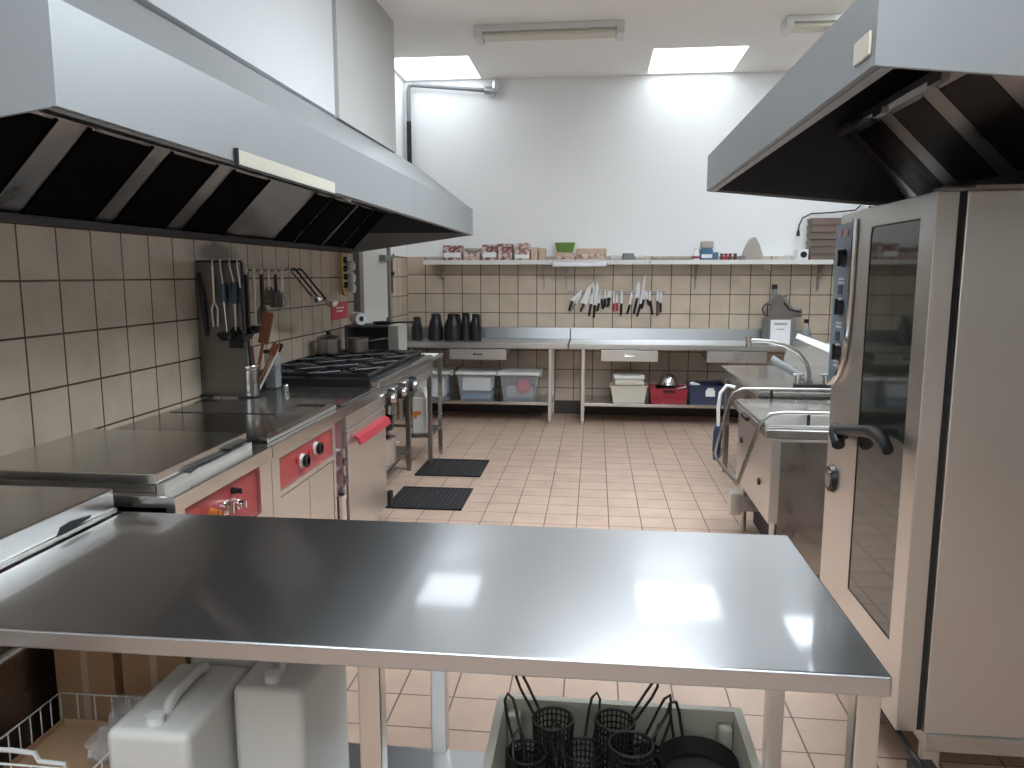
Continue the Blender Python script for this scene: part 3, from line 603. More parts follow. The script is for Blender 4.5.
# utensil rail and hanging utensils
t = thing('utensil_rail', 'steel hanging rail on the left tiled wall behind the splash panel', 'rail', (-2.15, 4.8, 1.66))
b = B(); b.tube([(-2.14, 4.42, 1.675), (-2.14, 5.44, 1.675)], .008); b.done('bar', 'chrome', t)
for y in (4.5, 5.4):
    b = B(); b.tube([(XL, y, 1.685), (-2.14, y, 1.675)], .008); b.done('bracket', 'chrome', t)
def hook_tool(kind, x, y, z, segs, label, name, head, hm):
    """tool hung from a bar: segs = [(material, length, radius)], head on the lower end"""
    t = thing(name, label, 'utensil', (x, y, z), 'utensils hanging on the left wall')
    b = B(); b.tube([(x, y+.014, z-.010), (x, y+.012, z+.006), (x, y, z+.012), (x, y-.010, z+.004), (x, y-.010, z-.03)], .0035, 6); b.done('hook', 'steel', t)
    zz, xx = z-.025, x
    for nm, m_, ln, r_, dx in segs:
        b = B(); b.tube([(xx, y-.010, zz), (xx+dx*.5, y-.010, zz-ln*.5), (xx+dx, y-.010, zz-ln)], r_, 8); b.done(nm, m_, t); zz -= ln; xx += dx
    b = B()
    if kind == 'bowl': b.lathe([(.001, zz-.05), (.03, zz-.044), (.046, zz-.018), (.048, zz), (.045, zz), (.03, zz-.036), (.001, zz-.042)], xx, y-.03, 16)
    elif kind == 'blade': b.prism([(xx-.02, zz+.02), (xx+.02, zz+.02), (xx+.042, zz-.03), (xx+.042, zz-.10), (xx-.042, zz-.10), (xx-.042, zz-.03)], 'y', y-.014, y-.008)
    elif kind == 'wires':
        for k in range(5):
            a = PI*k/5; c, s_ = math.cos(a), math.sin(a); q = y-.010
            b.tube([(xx+.006*c, q+.006*s_, zz), (xx+.03*c, q+.03*s_, zz-.08), (xx, q, zz-.13), (xx-.03*c, q-.03*s_, zz-.08), (xx-.006*c, q-.006*s_, zz)], .0025, 5)
    elif kind == 'prongs':
        for k in (-1, 1): b.tube([(xx, y-.010, zz), (xx+k*.018, y-.010, zz-.04), (xx+k*.012, y-.010, zz-.14)], .005, 6)
    if kind: b.done({'bowl': 'bowl', 'blade': 'blade', 'wires': 'wires', 'prongs': 'arms'}[kind], head, t)
    return t
Z = 1.722; Y = 4.125
hook_tool('prongs', -2.13, Y, Z, [('handle', 'steel', .20, .007, .0)], 'plain steel tongs hanging first on the splash panel bar', 'tongs', 'steel', 'steel')
hook_tool('bowl', -2.085, Y, Z, [('shaft', 'steel', .10, .004, .012), ('grip', 'blue', .10, .017, .0), ('rod', 'chrome', .17, .005, .01)], 'teal-gripped ladle hanging second on the splash panel bar', 'ladle', 'black', 'blue')
hook_tool('blade', -2.03, Y, Z, [('shaft', 'steel', .09, .004, .02), ('grip', 'navy', .12, .018, .0), ('rod', 'white', .15, .006, .0)], 'navy-gripped turner hanging third on the splash panel bar', 'turner', 'black', 'navy')
hook_tool('bowl', -1.985, Y, Z, [('shaft', 'steel', .12, .004, .012), ('rod', 'black', .26, .007, .01)], 'black ladle hanging last on the splash panel bar', 'ladle', 'black', 'black')
Z = 1.675
def wall_tool(kind, y, segs, label, name, head): return hook_tool(kind, -2.128, y, Z, segs, label, name, head, 'steel')
wall_tool('bowl', 4.53, [('handle', 'black', .34, .013, 0)], 'black ladle hanging first on the wall rail behind the splash panel', 'ladle', 'black')
wall_tool('bowl', 4.64, [('handle', 'steel', .32, .007, 0)], 'steel-handled ladle with black bowl second on the wall rail', 'ladle', 'black')
wall_tool('blade', 4.75, [('handle', 'black', .22, .012, 0)], 'black-handled turner third on the wall rail', 'turner', 'darksteel')
wall_tool('blade', 4.86, [('handle', 'steel', .10, .008, 0)], 'broad steel turner fourth on the wall rail', 'turner', 'darksteel')
wall_tool('blade', 4.97, [('handle', 'black', .12, .010, 0)], 'dark turner fifth on the wall rail', 'turner', 'pipegrey')
wall_tool('wires', 5.07, [('handle', 'steel', .12, .010, 0)], 'wire whisk sixth on the wall rail', 'whisk', 'chrome')
def lean_tool(y, ln, label, name, head, hm, kind):
    t = thing(name, label, 'utensil', (-2.12, y, Z), 'utensils hanging on the left wall')
    ex, ez = -2.11+ln*.62, Z-ln*.74
    b = B(); b.tube([(-2.145, y, Z-.02), (-2.145, y, Z+.012), (-2.128, y, Z+.018), (-2.11, y, Z+.004), (-2.09, y, Z-.02), (ex, y, ez)], .007, 8); b.done('handle', hm, t)
    b = B()
    if kind == 'bowl': b.lathe([(.001, ez-.045), (.03, ez-.04), (.045, ez-.015), (.047, ez), (.044, ez), (.03, ez-.03), (.001, ez-.038)], ex+.035, y, 16)
    else: b.lathe([(.001, ez-.02), (.05, ez-.008), (.055, ez), (.05, ez-.002), (.001, ez-.014)], ex+.04, y, 16)
    b.done('bowl' if kind == 'bowl' else 'disc', head, t)
lean_tool(5.17, .24, 'bright steel ladle leaning outward from the wall rail', 'ladle', 'chrome', 'chrome', 'bowl')
lean_tool(5.28, .27, 'black-handled skimmer leaning outward beside the bright ladle', 'skimmer', 'steel', 'black', 'disc')
lean_tool(5.39, .29, 'dark-handled ladle leaning outward last at the far end of the rail', 'ladle', 'steel', 'black', 'bowl')
# jars of tools on the hob edge
t = thing('utensil_jar', 'ribbed steel jar full of kitchen tools in front of the splash panel', 'jar', (-2.0, 4.22, .945))
b = B()
prof = []
b.lathe([(.060, .952), (.062, .956), (.062, 1.125), (.064, 1.13), (.058, 1.13), (.058, .962), (.001, .96)], -2.0, 4.22, 28); b.done('body', 'chrome', t)
b = B(); b.lathe([(.0625, 1.105), (.066, 1.11), (.066, 1.125), (.0625, 1.13)], -2.0, 4.22, 28); b.done('rim', 'chrome', t)
def tool(x0, y0, x1, z1, y1, r, m, label, name, blade=None, bm_=None):
    t = thing(name, label, 'utensil', (x0, y0, .96), 'tools standing in the steel jar')
    b = B(); b.tube([(x0, y0, .965), ((x0+x1)/2, (y0+y1)/2, (.965+z1)/2), (x1, y1, z1)], r, 8); b.done('handle', m, t)
    if blade:
        d = Vector((x1-x0, y1-y0, z1-.965)).normalized(); q = Vector((0, 0, 1)).rotation_difference(d).to_matrix().to_4x4()
        b = B(); b.box(-blade[0]/2, blade[0]/2, -.006, .006, -.02, blade[1], .005, 2, mtx=Matrix.Translation((x1, y1, z1)) @ q); b.done('blade', bm_ or m, t)
    return t
tool(-1.985, 4.25, -1.915, 1.27, 4.26, .010, 'wood', 'brown wooden spatula leaning out of the steel jar', 'wooden_spatula', (.065, .17))
tool(-1.975, 4.22, -1.86, 1.20, 4.25, .008, 'wood', 'short wooden spoon leaning right out of the steel jar', 'wooden_spoon', (.045, .06))
tool(-1.96, 4.25, -1.84, 1.22, 4.30, .007, 'cream', 'pale handle with dark tip leaning right from the steel jar', 'pastry_brush', (.03, .03), 'black')
tool(-1.98, 4.23, -1.99, 1.30, 4.22, .009, 'black', 'black tool standing upright in the steel jar', 'peeler', (.05, .05))
tool(-1.95, 4.21, -1.96, 1.24, 4.20, .008, 'purple', 'maroon tool handle standing in the steel jar', 'sauce_spoon')
t = thing('storage_jar', 'tall grey glass jar standing beside the ribbed steel jar', 'jar', (-1.99, 4.54, .945))
b = B(); b.box(-2.03, -1.95, 4.50, 4.58, .947, 1.165, .012, 3); b.done('body', 'jar', t)
b = B(); b.box(-2.032, -1.948, 4.498, 4.582, 1.165, 1.19, .006); b.done('lid', 'darksteel', t)
b = B(); b.box(-2.02, -1.96, 4.51, 4.57, .952, 1.06, .01); b.done('contents', 'pipegrey', t)
b = B(); b.cyl((-1.86, 4.42, .946), (-1.86, 4.42, .975), .022, .02); b.ball((-1.86, 4.42, .977), .016); mesh_thing(b, 'salt_shaker', 'chrome', 'tiny chrome shaker right of the ribbed steel jar', 'shaker')
# slim side table with paper, canister below
t = thing('side_table', 'slim steel side table after the stove with paper on it', 'table', (-1.65, 6.65, 0))
b = B(); b.box(-1.62, -1.385, 6.35, 6.90, .905, .937, .004).box(-1.95, -1.62, 6.63, 6.90, .905, .937, .004); b.done('tabletop', 'steelh', t)
for x in (-1.92, -1.41):
    for y in (6.42, 6.86):
        if x < -1.9 and y < 6.5: continue
        b = B(); leg(b, x, y, 0, .905, .038); b.done('leg', 'darksteel', t)
b = B(); b.box(-1.60, -1.41, 6.41, 6.43, .24, .265).box(-1.42, -1.40, 6.42, 6.86, .24, .265).box(-1.92, -1.41, 6.85, 6.87, .24, .265).box(-1.60, -1.41, 6.42, 6.86, .25, .258); b.done('lower_rail', 'darksteel', t)
b = B(); b.prism([(-1.60, 6.37), (-1.40, 6.38), (-1.405, 6.80), (-1.61, 6.78)], 'z', .938, .941)
mesh_thing(b, 'paper_sheet', 'paper', 'flat white paper sheets on the slim side table', 'paper')
b = B(); b.prism([(-1.60, .942), (-1.53, .955), (-1.45, .947), (-1.45, .949), (-1.53, .958), (-1.62, .985), (-1.63, .983)], 'y', 6.42, 6.62)
mesh_thing(b, 'paper_sheet', 'paper', 'curled white paper lying over the flat sheets by the stove', 'paper')
t = thing('canister', 'white plastic canister with orange label under the slim side table', 'canister', (-1.52, 6.6, .258))
b = B(); b.box(-1.585, -1.45, 6.46, 6.72, .259, .585, .02, 3).prism([(-1.57, .58), (-1.465, .58), (-1.475, .62), (-1.53, .65), (-1.56, .62)], 'y', 6.50, 6.68); b.done('body', 'can', t)
b = B(); b.cyl((-1.50, 6.55, .60), (-1.50, 6.55, .66), .03); b.done('cap', 'white', t)
b = B(); b.box(-1.582, -1.50, 6.456, 6.46, .43, .465).box(-1.56, -1.535, 6.456, 6.46, .40, .43); plabel(b.done('label_print', 'orange', t), 'orange printed mark')

# ------------------------------------------------------------------ far benches
def bench(x0, x1, legs, drawers, label, sx0, sx1):
    t = thing('steel_bench', label, 'bench', ((x0+x1)/2, 8.7, 0), 'benches along the far wall')
    b = B(); b.box(x0, x1, 8.37, 9.04, .842, .90, .004); b.done('worktop', 'benchsteel', t)
    b = B(); b.prism([(8.97, .9005), (9.0, .903), (9.02, 1.03), (9.045, 1.03), (9.045, .9005)], 'x', x0, x1); b.done('backsplash', 'splash', t)
    b = B(); b.box(sx0, sx1, 8.40, 8.99, .205, .24, .004); b.done('lower_shelf', 'steelh', t)
    for x in legs:
        for y in (8.41, 8.97):
            b = B(); leg(b, x, y, 0, .842, .04); b.done('leg', 'steel', t)
    for d0, d1 in drawers:
        D_ = B(); D_.box(d0, d1, 8.375, 8.395, .712, .832, .003).box(d0+.01, d1-.01, 8.39, 8.9, .73, .83); dr = D_.done('drawer', 'steel', t)
        m = (d0+d1)/2; b = B(); b.tube([(m-.05, 8.377, .775), (m-.05, 8.355, .77), (m+.05, 8.355, .77), (m+.05, 8.377, .775)], .006, 6).box(m-.05, m+.05, 8.368, 8.376, .765, .79); b.done('handle', 'chrome', dr)
bench(-2.23, -.29, (-2.18, -.483), [(-1.61, -.97)], 'far steel bench on the left carrying black jugs', -2.18, -.465)
bench(-.275, 2.45, (-.12, 2.40), [(.075, .69), (1.21, 1.84)], 'far steel bench on the right below the knives', -.12, 2.40)
# black vacuum jugs
def jug(cx, w, h, label, hang=0.):
    t = thing('vacuum_jug', label, 'jug', (cx, 8.66, .90), 'black jugs on the far bench')
    r = w/2
    b = B(); b.lathe([(r*.95, .901), (r, .912), (r, .90+h*.5), (r*.8, .90+h*.72), (r*.6, .90+h*.82), (r*.62, .90+h*.93), (r*.5, .90+h*.95), (.001, .90+h*.955)], cx, 8.66, 22); b.done('body', 'black', t)
    b = B(); b.lathe([(r*.62, .90+h*.93), (r*.6, .90+h*.98), (r*.3, .90+h), (.001, .90+h)], cx, 8.66, 18).box(cx-r*.2, cx+r*.2, 8.66-r*.9, 8.66-r*.4, .90+h*.9, .90+h*.97, .006); b.done('lid', 'blackmat', t)
    b = B(); b.tube([(cx+r*.5, 8.66, .90+h*.92), (cx+r*.8, 8.60, .90+h*.95), (cx+r*.9, 8.57, .90+h*.8), (cx+r*.8, 8.585, .90+h*.45), (cx+r*.7, 8.60, .90+h*.4)], .010, 8); b.done('handle', 'black', t)
jug(-2.04, .13, .27, 'black jug standing first from the left on the far bench')
jug(-1.82, .165, .31, 'black jug standing second from the left on the far bench')
jug(-1.615, .21, .31, 'widest black jug, in the middle of the far bench group')
jug(-1.47, .125, .32, 'narrow black jug half hidden behind its right neighbour', )
jug(-1.355, .135, .31, 'black jug standing rightmost of the far bench group')
# storage boxes under the left bench
def bin_(x0, x1, label, inner):
    t = thing('storage_box', label, 'box', ((x0+x1)/2, 8.65, .24), 'clear boxes under the far bench')
    b = B(); b.tub(x0+.02, x1-.02, 8.46, 8.88, .241, .53, .004, .035); b.done('tub', 'clear', t)
    L_ = B(); L_.box(x0, x1, 8.44, 8.90, .53, .565, .01); lo = L_.done('lid', 'white', t)
    for s_ in (x0, x1-.02):
        b = B(); b.box(s_-.008, s_+.028, 8.60, 8.72, .50, .56, .006); b.done('clip', 'white', lo)
    for k, (m_, c) in enumerate(inner): 
        b = B(); c(b); b.done('contents', m_, t)
bin_(-1.56, -1.09, 'clear storage box with white contents, left of the red one, under the far bench', [('paper', lambda b: b.box(-1.49, -1.16, 8.50, 8.84, .34, .50, .02)), ('blue', lambda b: b.box(-1.49, -1.16, 8.51, 8.84, .25, .31, .02))])
bin_(-1.07, -.60, 'clear storage box with a red round thing inside under the far bench', [('redred', lambda b: b.ball((-.79, 8.525, .40), .085, 18, (1, .5, 1))), ('cloth', lambda b: b.box(-1.0, -.68, 8.60, 8.84, .25, .40, .03))])
bin_(-2.10, -1.62, 'clear storage box leftmost under the far bench behind the side table', [('paper', lambda b: b.box(-2.02, -1.70, 8.51, 8.84, .26, .48, .02))])
# under the right bench
t = thing('food_tub', 'cream plastic tub on the lower shelf of the right bench, bottom of its stack', 'tub', (.39, 8.6, .24))
b = B(); b.tub(.19, .59, 8.46, 8.74, .241, .43, .004, .03, .02); b.done('tub_body', 'cream', t)
t = thing('food_tub', 'smaller white lidded tub stacked on the cream tub', 'tub', (.39, 8.6, .43))
b = B(); b.box(.23, .55, 8.48, 8.72, .432, .50, .015); b.done('tub_body', 'cream', t)
b = B(); b.box(.22, .56, 8.47, 8.73, .50, .545, .012); b.done('lid', 'white', t)
t = thing('plastic_crate', 'red plastic crate holding pans under the right far bench', 'crate', (.82, 8.6, .24))
b = B(); b.tub(.62, 1.03, 8.44, 8.78, .241, .41, .006, .02, .012)
for k in range(9): b.box(.635+k*.046, .642+k*.046, 8.436, 8.445, .26, .385)
b.box(.63, 1.02, 8.436, 8.445, .32, .33); b.done('crate_body', 'redp', t)
b = B(); b.box(.76, .89, 8.430, 8.438, .365, .39, .004); plabel(b.done('grip_slot', 'blackmat', t), 'dark grip slot')
t = thing('mixing_bowl', 'shiny steel bowl upside down on top in the red crate', 'bowl', (.82, 8.6, .40))
b = B(); b.lathe([(.10, .43), (.115, .44), (.10, .50), (.06, .545), (.03, .555), (.001, .555)], .83, 8.62, 24); b.done('bowl_body', 'chrome', t)
b = B(); b.lathe([(.10, .43), (.118, .432), (.118, .44), (.10, .44)], .83, 8.62, 24); b.done('rim', 'chrome', t)
pot('saucepan', 'dark pan with a steel handle lying in the red crate', .80, 8.56, .30, .11, .12, 'black', (-.3, .12, 'chrome'))
t = thing('plastic_crate', 'navy blue plastic crate with a white label under the right far bench', 'crate', (1.22, 8.6, .24))
b = B(); b.tub(1.04, 1.44, 8.44, 8.78, .241, .45, .006, .02, .02); b.done('crate_body', 'navy', t)
b = B(); b.box(1.22, 1.32, 8.438, 8.443, .33, .40).box(1.235, 1.305, 8.436, 8.44, .40, .425); plabel(b.done('label_card', 'paper', t), 'white label card')
t = thing('serving_spoon', 'black tool lying on top of the navy crate', 'utensil', (1.2, 8.6, .45))
b = B(); b.tube([(1.12, 8.60, .47), (1.24, 8.61, .475), (1.40, 8.62, .48)], .014, 8); b.done('handle', 'black', t)
b = B(); b.box(1.35, 1.42, 8.56, 8.68, .455, .49, .01); b.done('head', 'black', t)
t = thing('kitchen_cloth', 'crumpled white cloth at the left rim of the navy crate', 'cloth', (1.1, 8.55, .44))
b = B(); b.prism([(1.05, .475), (1.08, .485), (1.15, .465), (1.16, .455), (1.10, .456), (1.05, .460)], 'y', 8.445, 8.50); b.done('cloth_body', 'paper', t)

# wall shelves
def shelf(x0, x1, brk, label):
    t = thing('wall_shelf', label, 'shelf', ((x0+x1)/2, 8.9, 1.78), 'shelves on the far wall')
    b = B(); b.box(x0, x1, 8.78, 9.045, 1.775, 1.80, .003).box(x0, x1, 8.775, 8.785, 1.765, 1.815); b.done('board', 'white', t)
    for x in brk:
        b = B(); b.box(x-.012, x+.012, 9.035, 9.048, 1.48, 1.775).prism([(9.04, 1.77), (8.82, 1.77), (8.82, 1.755), (9.02, 1.60), (9.04, 1.60)], 'x', x-.004, x+.004); b.done('bracket', 'darksteel', t)
shelf(-1.98, -.49, (-1.80, -.60), 'left white wall shelf carrying printed food packs')
shelf(-.48, .60, (-.34,), 'middle white wall shelf with a grey tray and green tub')
shelf(.61, 2.58, (1.14, 2.50), 'right white wall shelf ending at the stack of brown trays')
def pack(x0, x1, h, m, label, y0=8.82, y1=8.98, z=1.80, bev=.012, name='food_pack', band=None):
    t = thing(name, label, 'food pack', ((x0+x1)/2, (y0+y1)/2, z), 'packs on the far shelf')
    b = B(); b.box(x0, x1, y0, y1, z+.001, z+h, bev, 2); b.done('pack_body', m, t)
    if band:
        b = B(); b.box(x0+.01, x1-.01, y0-.002, y0+.004, z+h*.25, z+h*.55, .001); plabel(b.done('pack_print', band, t), 'pale printed band')
    return t
pack(-1.76, -1.54, .185, 'packr', 'red printed bag at the left end of the far shelf', band='paper')
pack(-1.52, -1.33, .10, 'pack', 'low pale pack second from the left on the far shelf', band='tan')
b = B(); b.lathe([(.055, 1.901), (.095, 1.925), (.10, 1.95), (.096, 1.95), (.05, 1.91), (.001, 1.908)], -1.42, 8.9, 18, 1.0, .7); mesh_thing(b, 'dish', 'cloth', 'grey shallow dish resting on the low pale pack', 'dish')
pack(-1.30, -1.13, .19, 'packr', 'tall red and white pack third on the far shelf', band='paper')
pack(-1.12, -.95, .20, 'packr', 'tall red printed pack fourth on the far shelf', band='pack')
pack(-.93, -.75, .14, 'pack', 'brown printed pack in the middle of the left shelf', band='paper')
pack(-.92, -.76, .07, 'pack', 'flat pack lying on top of the brown printed pack', z=1.941)
pack(-.74, -.66, .16, 'tan', 'slim tan pack left of its twin on the far shelf')
pack(-.65, -.57, .15, 'tan', 'slim tan pack standing at the right end of the left shelf')
pack(-.46, -.24, .10, 'tan', 'low tan carton beneath the green tub', band='pack')
t = thing('food_tub', 'small green plastic tub on top of a tan carton', 'tub', (-.35, 8.9, 1.9))
b = B(); b.tub(-.46, -.24, 8.83, 8.96, 1.901, 2.0, .004, .02, .012); b.done('tub_body', 'green', t)
b = B(); b.box(-.462, -.238, 8.828, 8.962, 2.0, 2.012, .003); b.done('lid', 'green', t)
pack(-.22, .12, .145, 'tan', 'long tan carton right of the green tub on the shelf', band='pack')
t = thing('baking_tray', 'crumpled grey foil tray hanging over the middle shelf edge', 'tray', (-.17, 8.75, 1.72))
b = B(); b.box(-.49, .13, 8.735, 8.7755, 1.735, 1.80, .012, 3); b.done('tray_edge', 'foil', t)
for i, (x0, x1, h, m_, lb) in enumerate(((.16, .30, .07, 'darksteel', 'first low steel tin right of the long tan carton'), (.31, .43, .09, 'pipegrey', 'second low grey tin right of the long tan carton'), (.44, .56, .06, 'darksteel', 'third low dark tin at the right end of the middle shelf'))):
    t = thing('tin', lb, 'tin', ((x0+x1)/2, 8.9, 1.8), 'low tins on the middle shelf')
    b = B(); b.box(x0, x1, 8.83, 8.97, 1.801, 1.80+h, .01); b.done('tin_body', m_, t)
    b = B(); b.box(x0-.003, x1+.003, 8.827, 8.973, 1.80+h, 1.812+h, .004); b.done('lid', 'steel', t)
t = thing('baking_tray', 'thin dark trays lying flat on the right shelf left of the white bottle', 'tray', (.83, 8.9, 1.8))
b = B(); b.tub(.63, 1.05, 8.82, 9.0, 1.801, 1.835, .003, .01, .008); b.done('tray_body', 'darksteel', t)
t = thing('bottle', 'small white bottle with red print on the right shelf', 'bottle', (1.12, 8.85, 1.8))
b = B(); b.lathe([(.034, 1.801), (.037, 1.81), (.037, 1.88), (.018, 1.915), (.018, 1.925), (.001, 1.926)], 1.12, 8.85, 18); b.done('bottle_body', 'paper', t)
b = B(); b.cyl((1.12, 8.85, 1.925), (1.12, 8.85, 1.945), .02); b.done('cap', 'white', t)
b = B(); b.cyl((1.12, 8.85, 1.83), (1.12, 8.85, 1.855), .0378, .0378, 18); plabel(b.done('print_band', 'redp', t), 'red band')
pack(1.165, 1.30, .14, 'blue', 'blue printed box on the right shelf beside the white bottle', name='carton', band='paper')
pack(1.30, 1.36, .10, 'blue', 'small blue box tucked right of the larger blue box', name='carton')
pack(1.175, 1.305, .08, 'cloth', 'grey pack lying on the blue printed box', z=1.941, name='carton')
for i, (x, z, m_) in enumerate(((1.40, 1.80, 'purple'), (1.445, 1.80, 'redp'), (1.49, 1.80, 'purple'), (1.545, 1.80, 'purple'))):
    b = B(); b.lathe([(.022, z+.001), (.024, z+.05), (.014, z+.06), (.020, z+.065), (.020, z+.085), (.001, z+.086)], x, 8.85, 14)
    mesh_thing(b, 'spice_jar', m_, ['first', 'second', 'third', 'last'][i] + ' small dark red jar from the blue box on the right shelf', 'jar', 'dark red jars on the right shelf')
t = thing('folded_bag', 'grey folded bag standing in a peak on the right shelf', 'bag', (1.74, 8.9, 1.8))
b = B(); b.prism([(1.63, 1.801), (1.85, 1.801), (1.845, 1.86), (1.80, 1.99), (1.755, 2.065), (1.715, 2.05), (1.67, 1.98), (1.635, 1.87)], 'y', 8.84, 8.95); b.done('bag_body', 'cloth', t)
b = B(); b.box(1.65, 1.83, 8.832, 8.842, 1.84, 1.88, .002).prism([(1.69, 1.90), (1.80, 1.90), (1.755, 2.0)], 'y', 8.834, 8.842); b.done('bag_fold', 'cloth', t)
pack(1.60, 1.66, .06, 'pipegrey', 'small grey tin tucked left of the peaked bag', name='carton')
b = B(); b.prism([(2.02, 1.801), (2.22, 1.801), (2.21, 1.85), (2.12, 1.875), (2.04, 1.85)], 'y', 8.83, 8.97); mesh_thing(b, 'kitchen_cloth', 'wrap', 'clear crumpled film lying on the right shelf left of the white carton', 'film')
pack(2.215, 2.33, .13, 'paper', 'white carton with a dark round mark at the right shelf end', name='carton')
b = B(); b.cyl((2.275, 8.82, 1.87), (2.275, 8.815, 1.87), .035); mesh_thing(b, 'sticker', 'black', 'dark round sticker on the white carton', 'sticker')
# stack of brown trays
for k in range(6):
    z = 1.802+k*.078
    b = B(); b.tub(2.34, 2.68, 8.80, 9.0, z, z+.07, .006, .006, .012)
    mesh_thing(b, 'stacking_tray', 'brown', ['bottom', 'second from bottom', 'third from bottom', 'fourth from bottom', 'fifth from bottom', 'top'][k]+' brown tray of the stack on the far right shelf', 'tray', 'stack of brown trays on the shelf')
t = thing('power_cable', 'thin black cable with a plug dangling above the right shelf', 'cable', (2.25, 8.95, 2.1))
b = B(); b.tube([(2.25, 9.0, 2.13), (2.255, 9.0, 2.20), (2.29, 9.0, 2.28), (2.38, 9.0, 2.325), (2.6, 9.0, 2.335), (2.85, 9.0, 2.36), (XR-.01, 9.0, 2.5)], .008, 8); b.done('cord', 'black', t)
b = B(); b.cyl((2.25, 9.0, 2.08), (2.25, 9.0, 2.14), .02, .013); b.done('plug', 'black', t)
b = B(); b.box(1.90, 1.98, 9.03, 9.05, 1.70, 1.76, .006).cyl((1.94, 9.03, 1.73), (1.94, 9.026, 1.73), .02); mesh_thing(b, 'wall_socket', 'white', 'white wall socket under the right shelf', 'socket')

# knives on the magnetic strip
t = thing('knife_strip', 'steel magnetic strip on the far wall tiles holding knives', 'knife rack', (.23, 9.03, 1.44))
b = B(); b.box(-.33, .80, 9.03, 9.048, 1.425, 1.465, .003); b.done('bar', 'darksteel', t)
KN = [(190, 165, 105, 265, 75, 345, .05, 'black', 'leftmost black-handled knife'), (185, 195, 130, 290, 88, 360, .018, 'chrome', 'thin all-steel sharpening rod second from the left'),
      (270, 115, 203, 288, 175, 355, .085, 'black', 'broad cleaver with short black handle'), (285, 90, 266, 290, 250, 390, .045, 'black', 'tall knife left of its close neighbour'),
      (318, 92, 302, 300, 290, 405, .045, 'black', 'long knife with the lowest handle'), (350, 150, 333, 285, 320, 350, .03, 'black', 'slim knife right of the lowest handle'),
      (352, 170, 356, 250, 370, 330, .025, 'black', 'small knife leaning left at its tip'), (385, 165, 384, 245, 385, 312, .022, 'black', 'short upright paring knife'),
      (430, 165, 425, 235, 405, 312, .03, 'black', 'short black knife left of the red handles'), (412, 170, 408, 240, 418, 300, .022, 'black', 'small black knife nearest the red handles'),
      (458, 170, 460, 285, 460, 350, .022, 'redp', 'left red-handled knife'), (485, 190, 486, 280, 490, 345, .022, 'redp', 'right red-handled knife'),
      (526, 155, 525, 285, 522, 382, .028, 'black', 'black knife just right of the red handles'), (612, 175, 596, 295, 575, 372, .028, 'black', 'knife leaning right standing alone past the middle'),
      (666, 88, 658, 238, 630, 372, .05, 'black', 'wide pointed knife leaning right'), (722, 22, 686, 288, 660, 392, .026, 'black', 'longest thin pale knife reaching highest'),
      (722, 160, 712, 250, 698, 326, .03, 'black', 'short knife right of the longest one'), (735, 170, 742, 250, 768, 300, .028, 'black', 'short knife with handle leaning right'),
      (758, 165, 768, 260, 790, 376, .03, 'black', 'long black handle leaning right near the end'), (830, 165, 830, 265, 830, 386, .032, 'purple', 'maroon-handled tool second from the right end'),
      (856, 170, 856, 280, 856, 356, .03, 'black', 'rightmost black-handled knife')]
for u0, v0, u1, v1, u2, v2, w, hm, lb in KN:
    cv = lambda u, v: Vector((-.305+(u-75)*.00136, 0, 1.233+(345-v)*.00136))
    T, Hh, E_ = cv(u0, v0), cv(u1, v1), cv(u2, v2)
    y = 9.0302
    t = thing('knife', lb + ' on the wall strip', 'knife', (Hh.x, y, Hh.z), 'knives on the magnetic strip')
    d = (T-Hh).normalized(); n = Vector((d.z, 0, -d.x))
    if n.x > 0: n = -n
    a, c = Hh, T
    pts = [a+n*w*.5, a-n*w*.5, a+(c-a)*.7-n*w*.5, c, a+(c-a)*.75+n*w*.35]
    b = B(); b.prism([(p.x, p.z) for p in pts], 'y', y-.0025, y); b.done('blade', 'knife', t)
    b = B(); dd = (E_-Hh); e0 = Hh - dd.normalized()*.005
    b.tube([(e0.x, y-.008, e0.z), ((e0.x+E_.x)/2, y-.008, (e0.z+E_.z)/2), (E_.x, y-.008, E_.z)], [.012, .014, .013], 8); b.done('handle', hm, t)

# slicing machine on the right bench
t = thing('food_processor', 'grey food machine with a black knob on the far right bench', 'machine', (2.03, 8.7, .90))
b = B(); b.box(1.88, 2.16, 8.60, 8.90, .901, 1.17, .02); b.done('base', 'pipegrey', t)
b = B(); b.prism([(1.90, 1.17), (2.16, 1.17), (2.17, 1.28), (2.10, 1.34), (2.06, 1.42), (1.99, 1.44), (1.93, 1.36), (1.90, 1.26)], 'y', 8.66, 8.88); b.box(2.10, 2.26, 8.68, 8.84, 1.19, 1.29, .02); b.done('motor_housing', 'darksteel', t)
b = B(); b.cyl((1.97, 8.75, 1.42), (1.965, 8.75, 1.50), .03).cyl((2.05, 8.75, 1.42), (2.10, 8.75, 1.43), .02); b.done('feed_tube', 'pipegrey', t)
b = B(); b.cyl((1.965, 8.75, 1.495), (1.965, 8.75, 1.545), .032, .028); b.done('pusher_knob', 'black', t)
b = B(); b.tube([(1.885+.05*math.cos(2*PI*k/16), 8.68, 1.27+.065*math.sin(2*PI*k/16)) for k in range(16)], .008, 6, True).tube([(1.885, 8.68, 1.21), (1.885, 8.68, 1.33)], .006); b.done('handwheel', 'black', t)
b = B(); b.tube([(2.05, 8.65, 1.35), (2.12, 8.65, 1.27), (2.24, 8.66, 1.25)], .009); b.done('arm', 'black', t)
t = thing('notice_card', 'white notice card with dark lines of writing in front of the food machine', 'notice', (2.0, 8.58, 1.0))
b = B(); b.box(1.905, 2.115, 8.575, 8.58, .901, 1.165); b.done('card', 'paper', t)
for z, w in ((1.125, .15), (1.11, .13), (1.06, .08)):
    b = B(); b.box(2.01-w/2, 2.01+w/2, 8.573, 8.575, z, z+.008); b.done('lettering', 'pipegrey', t)
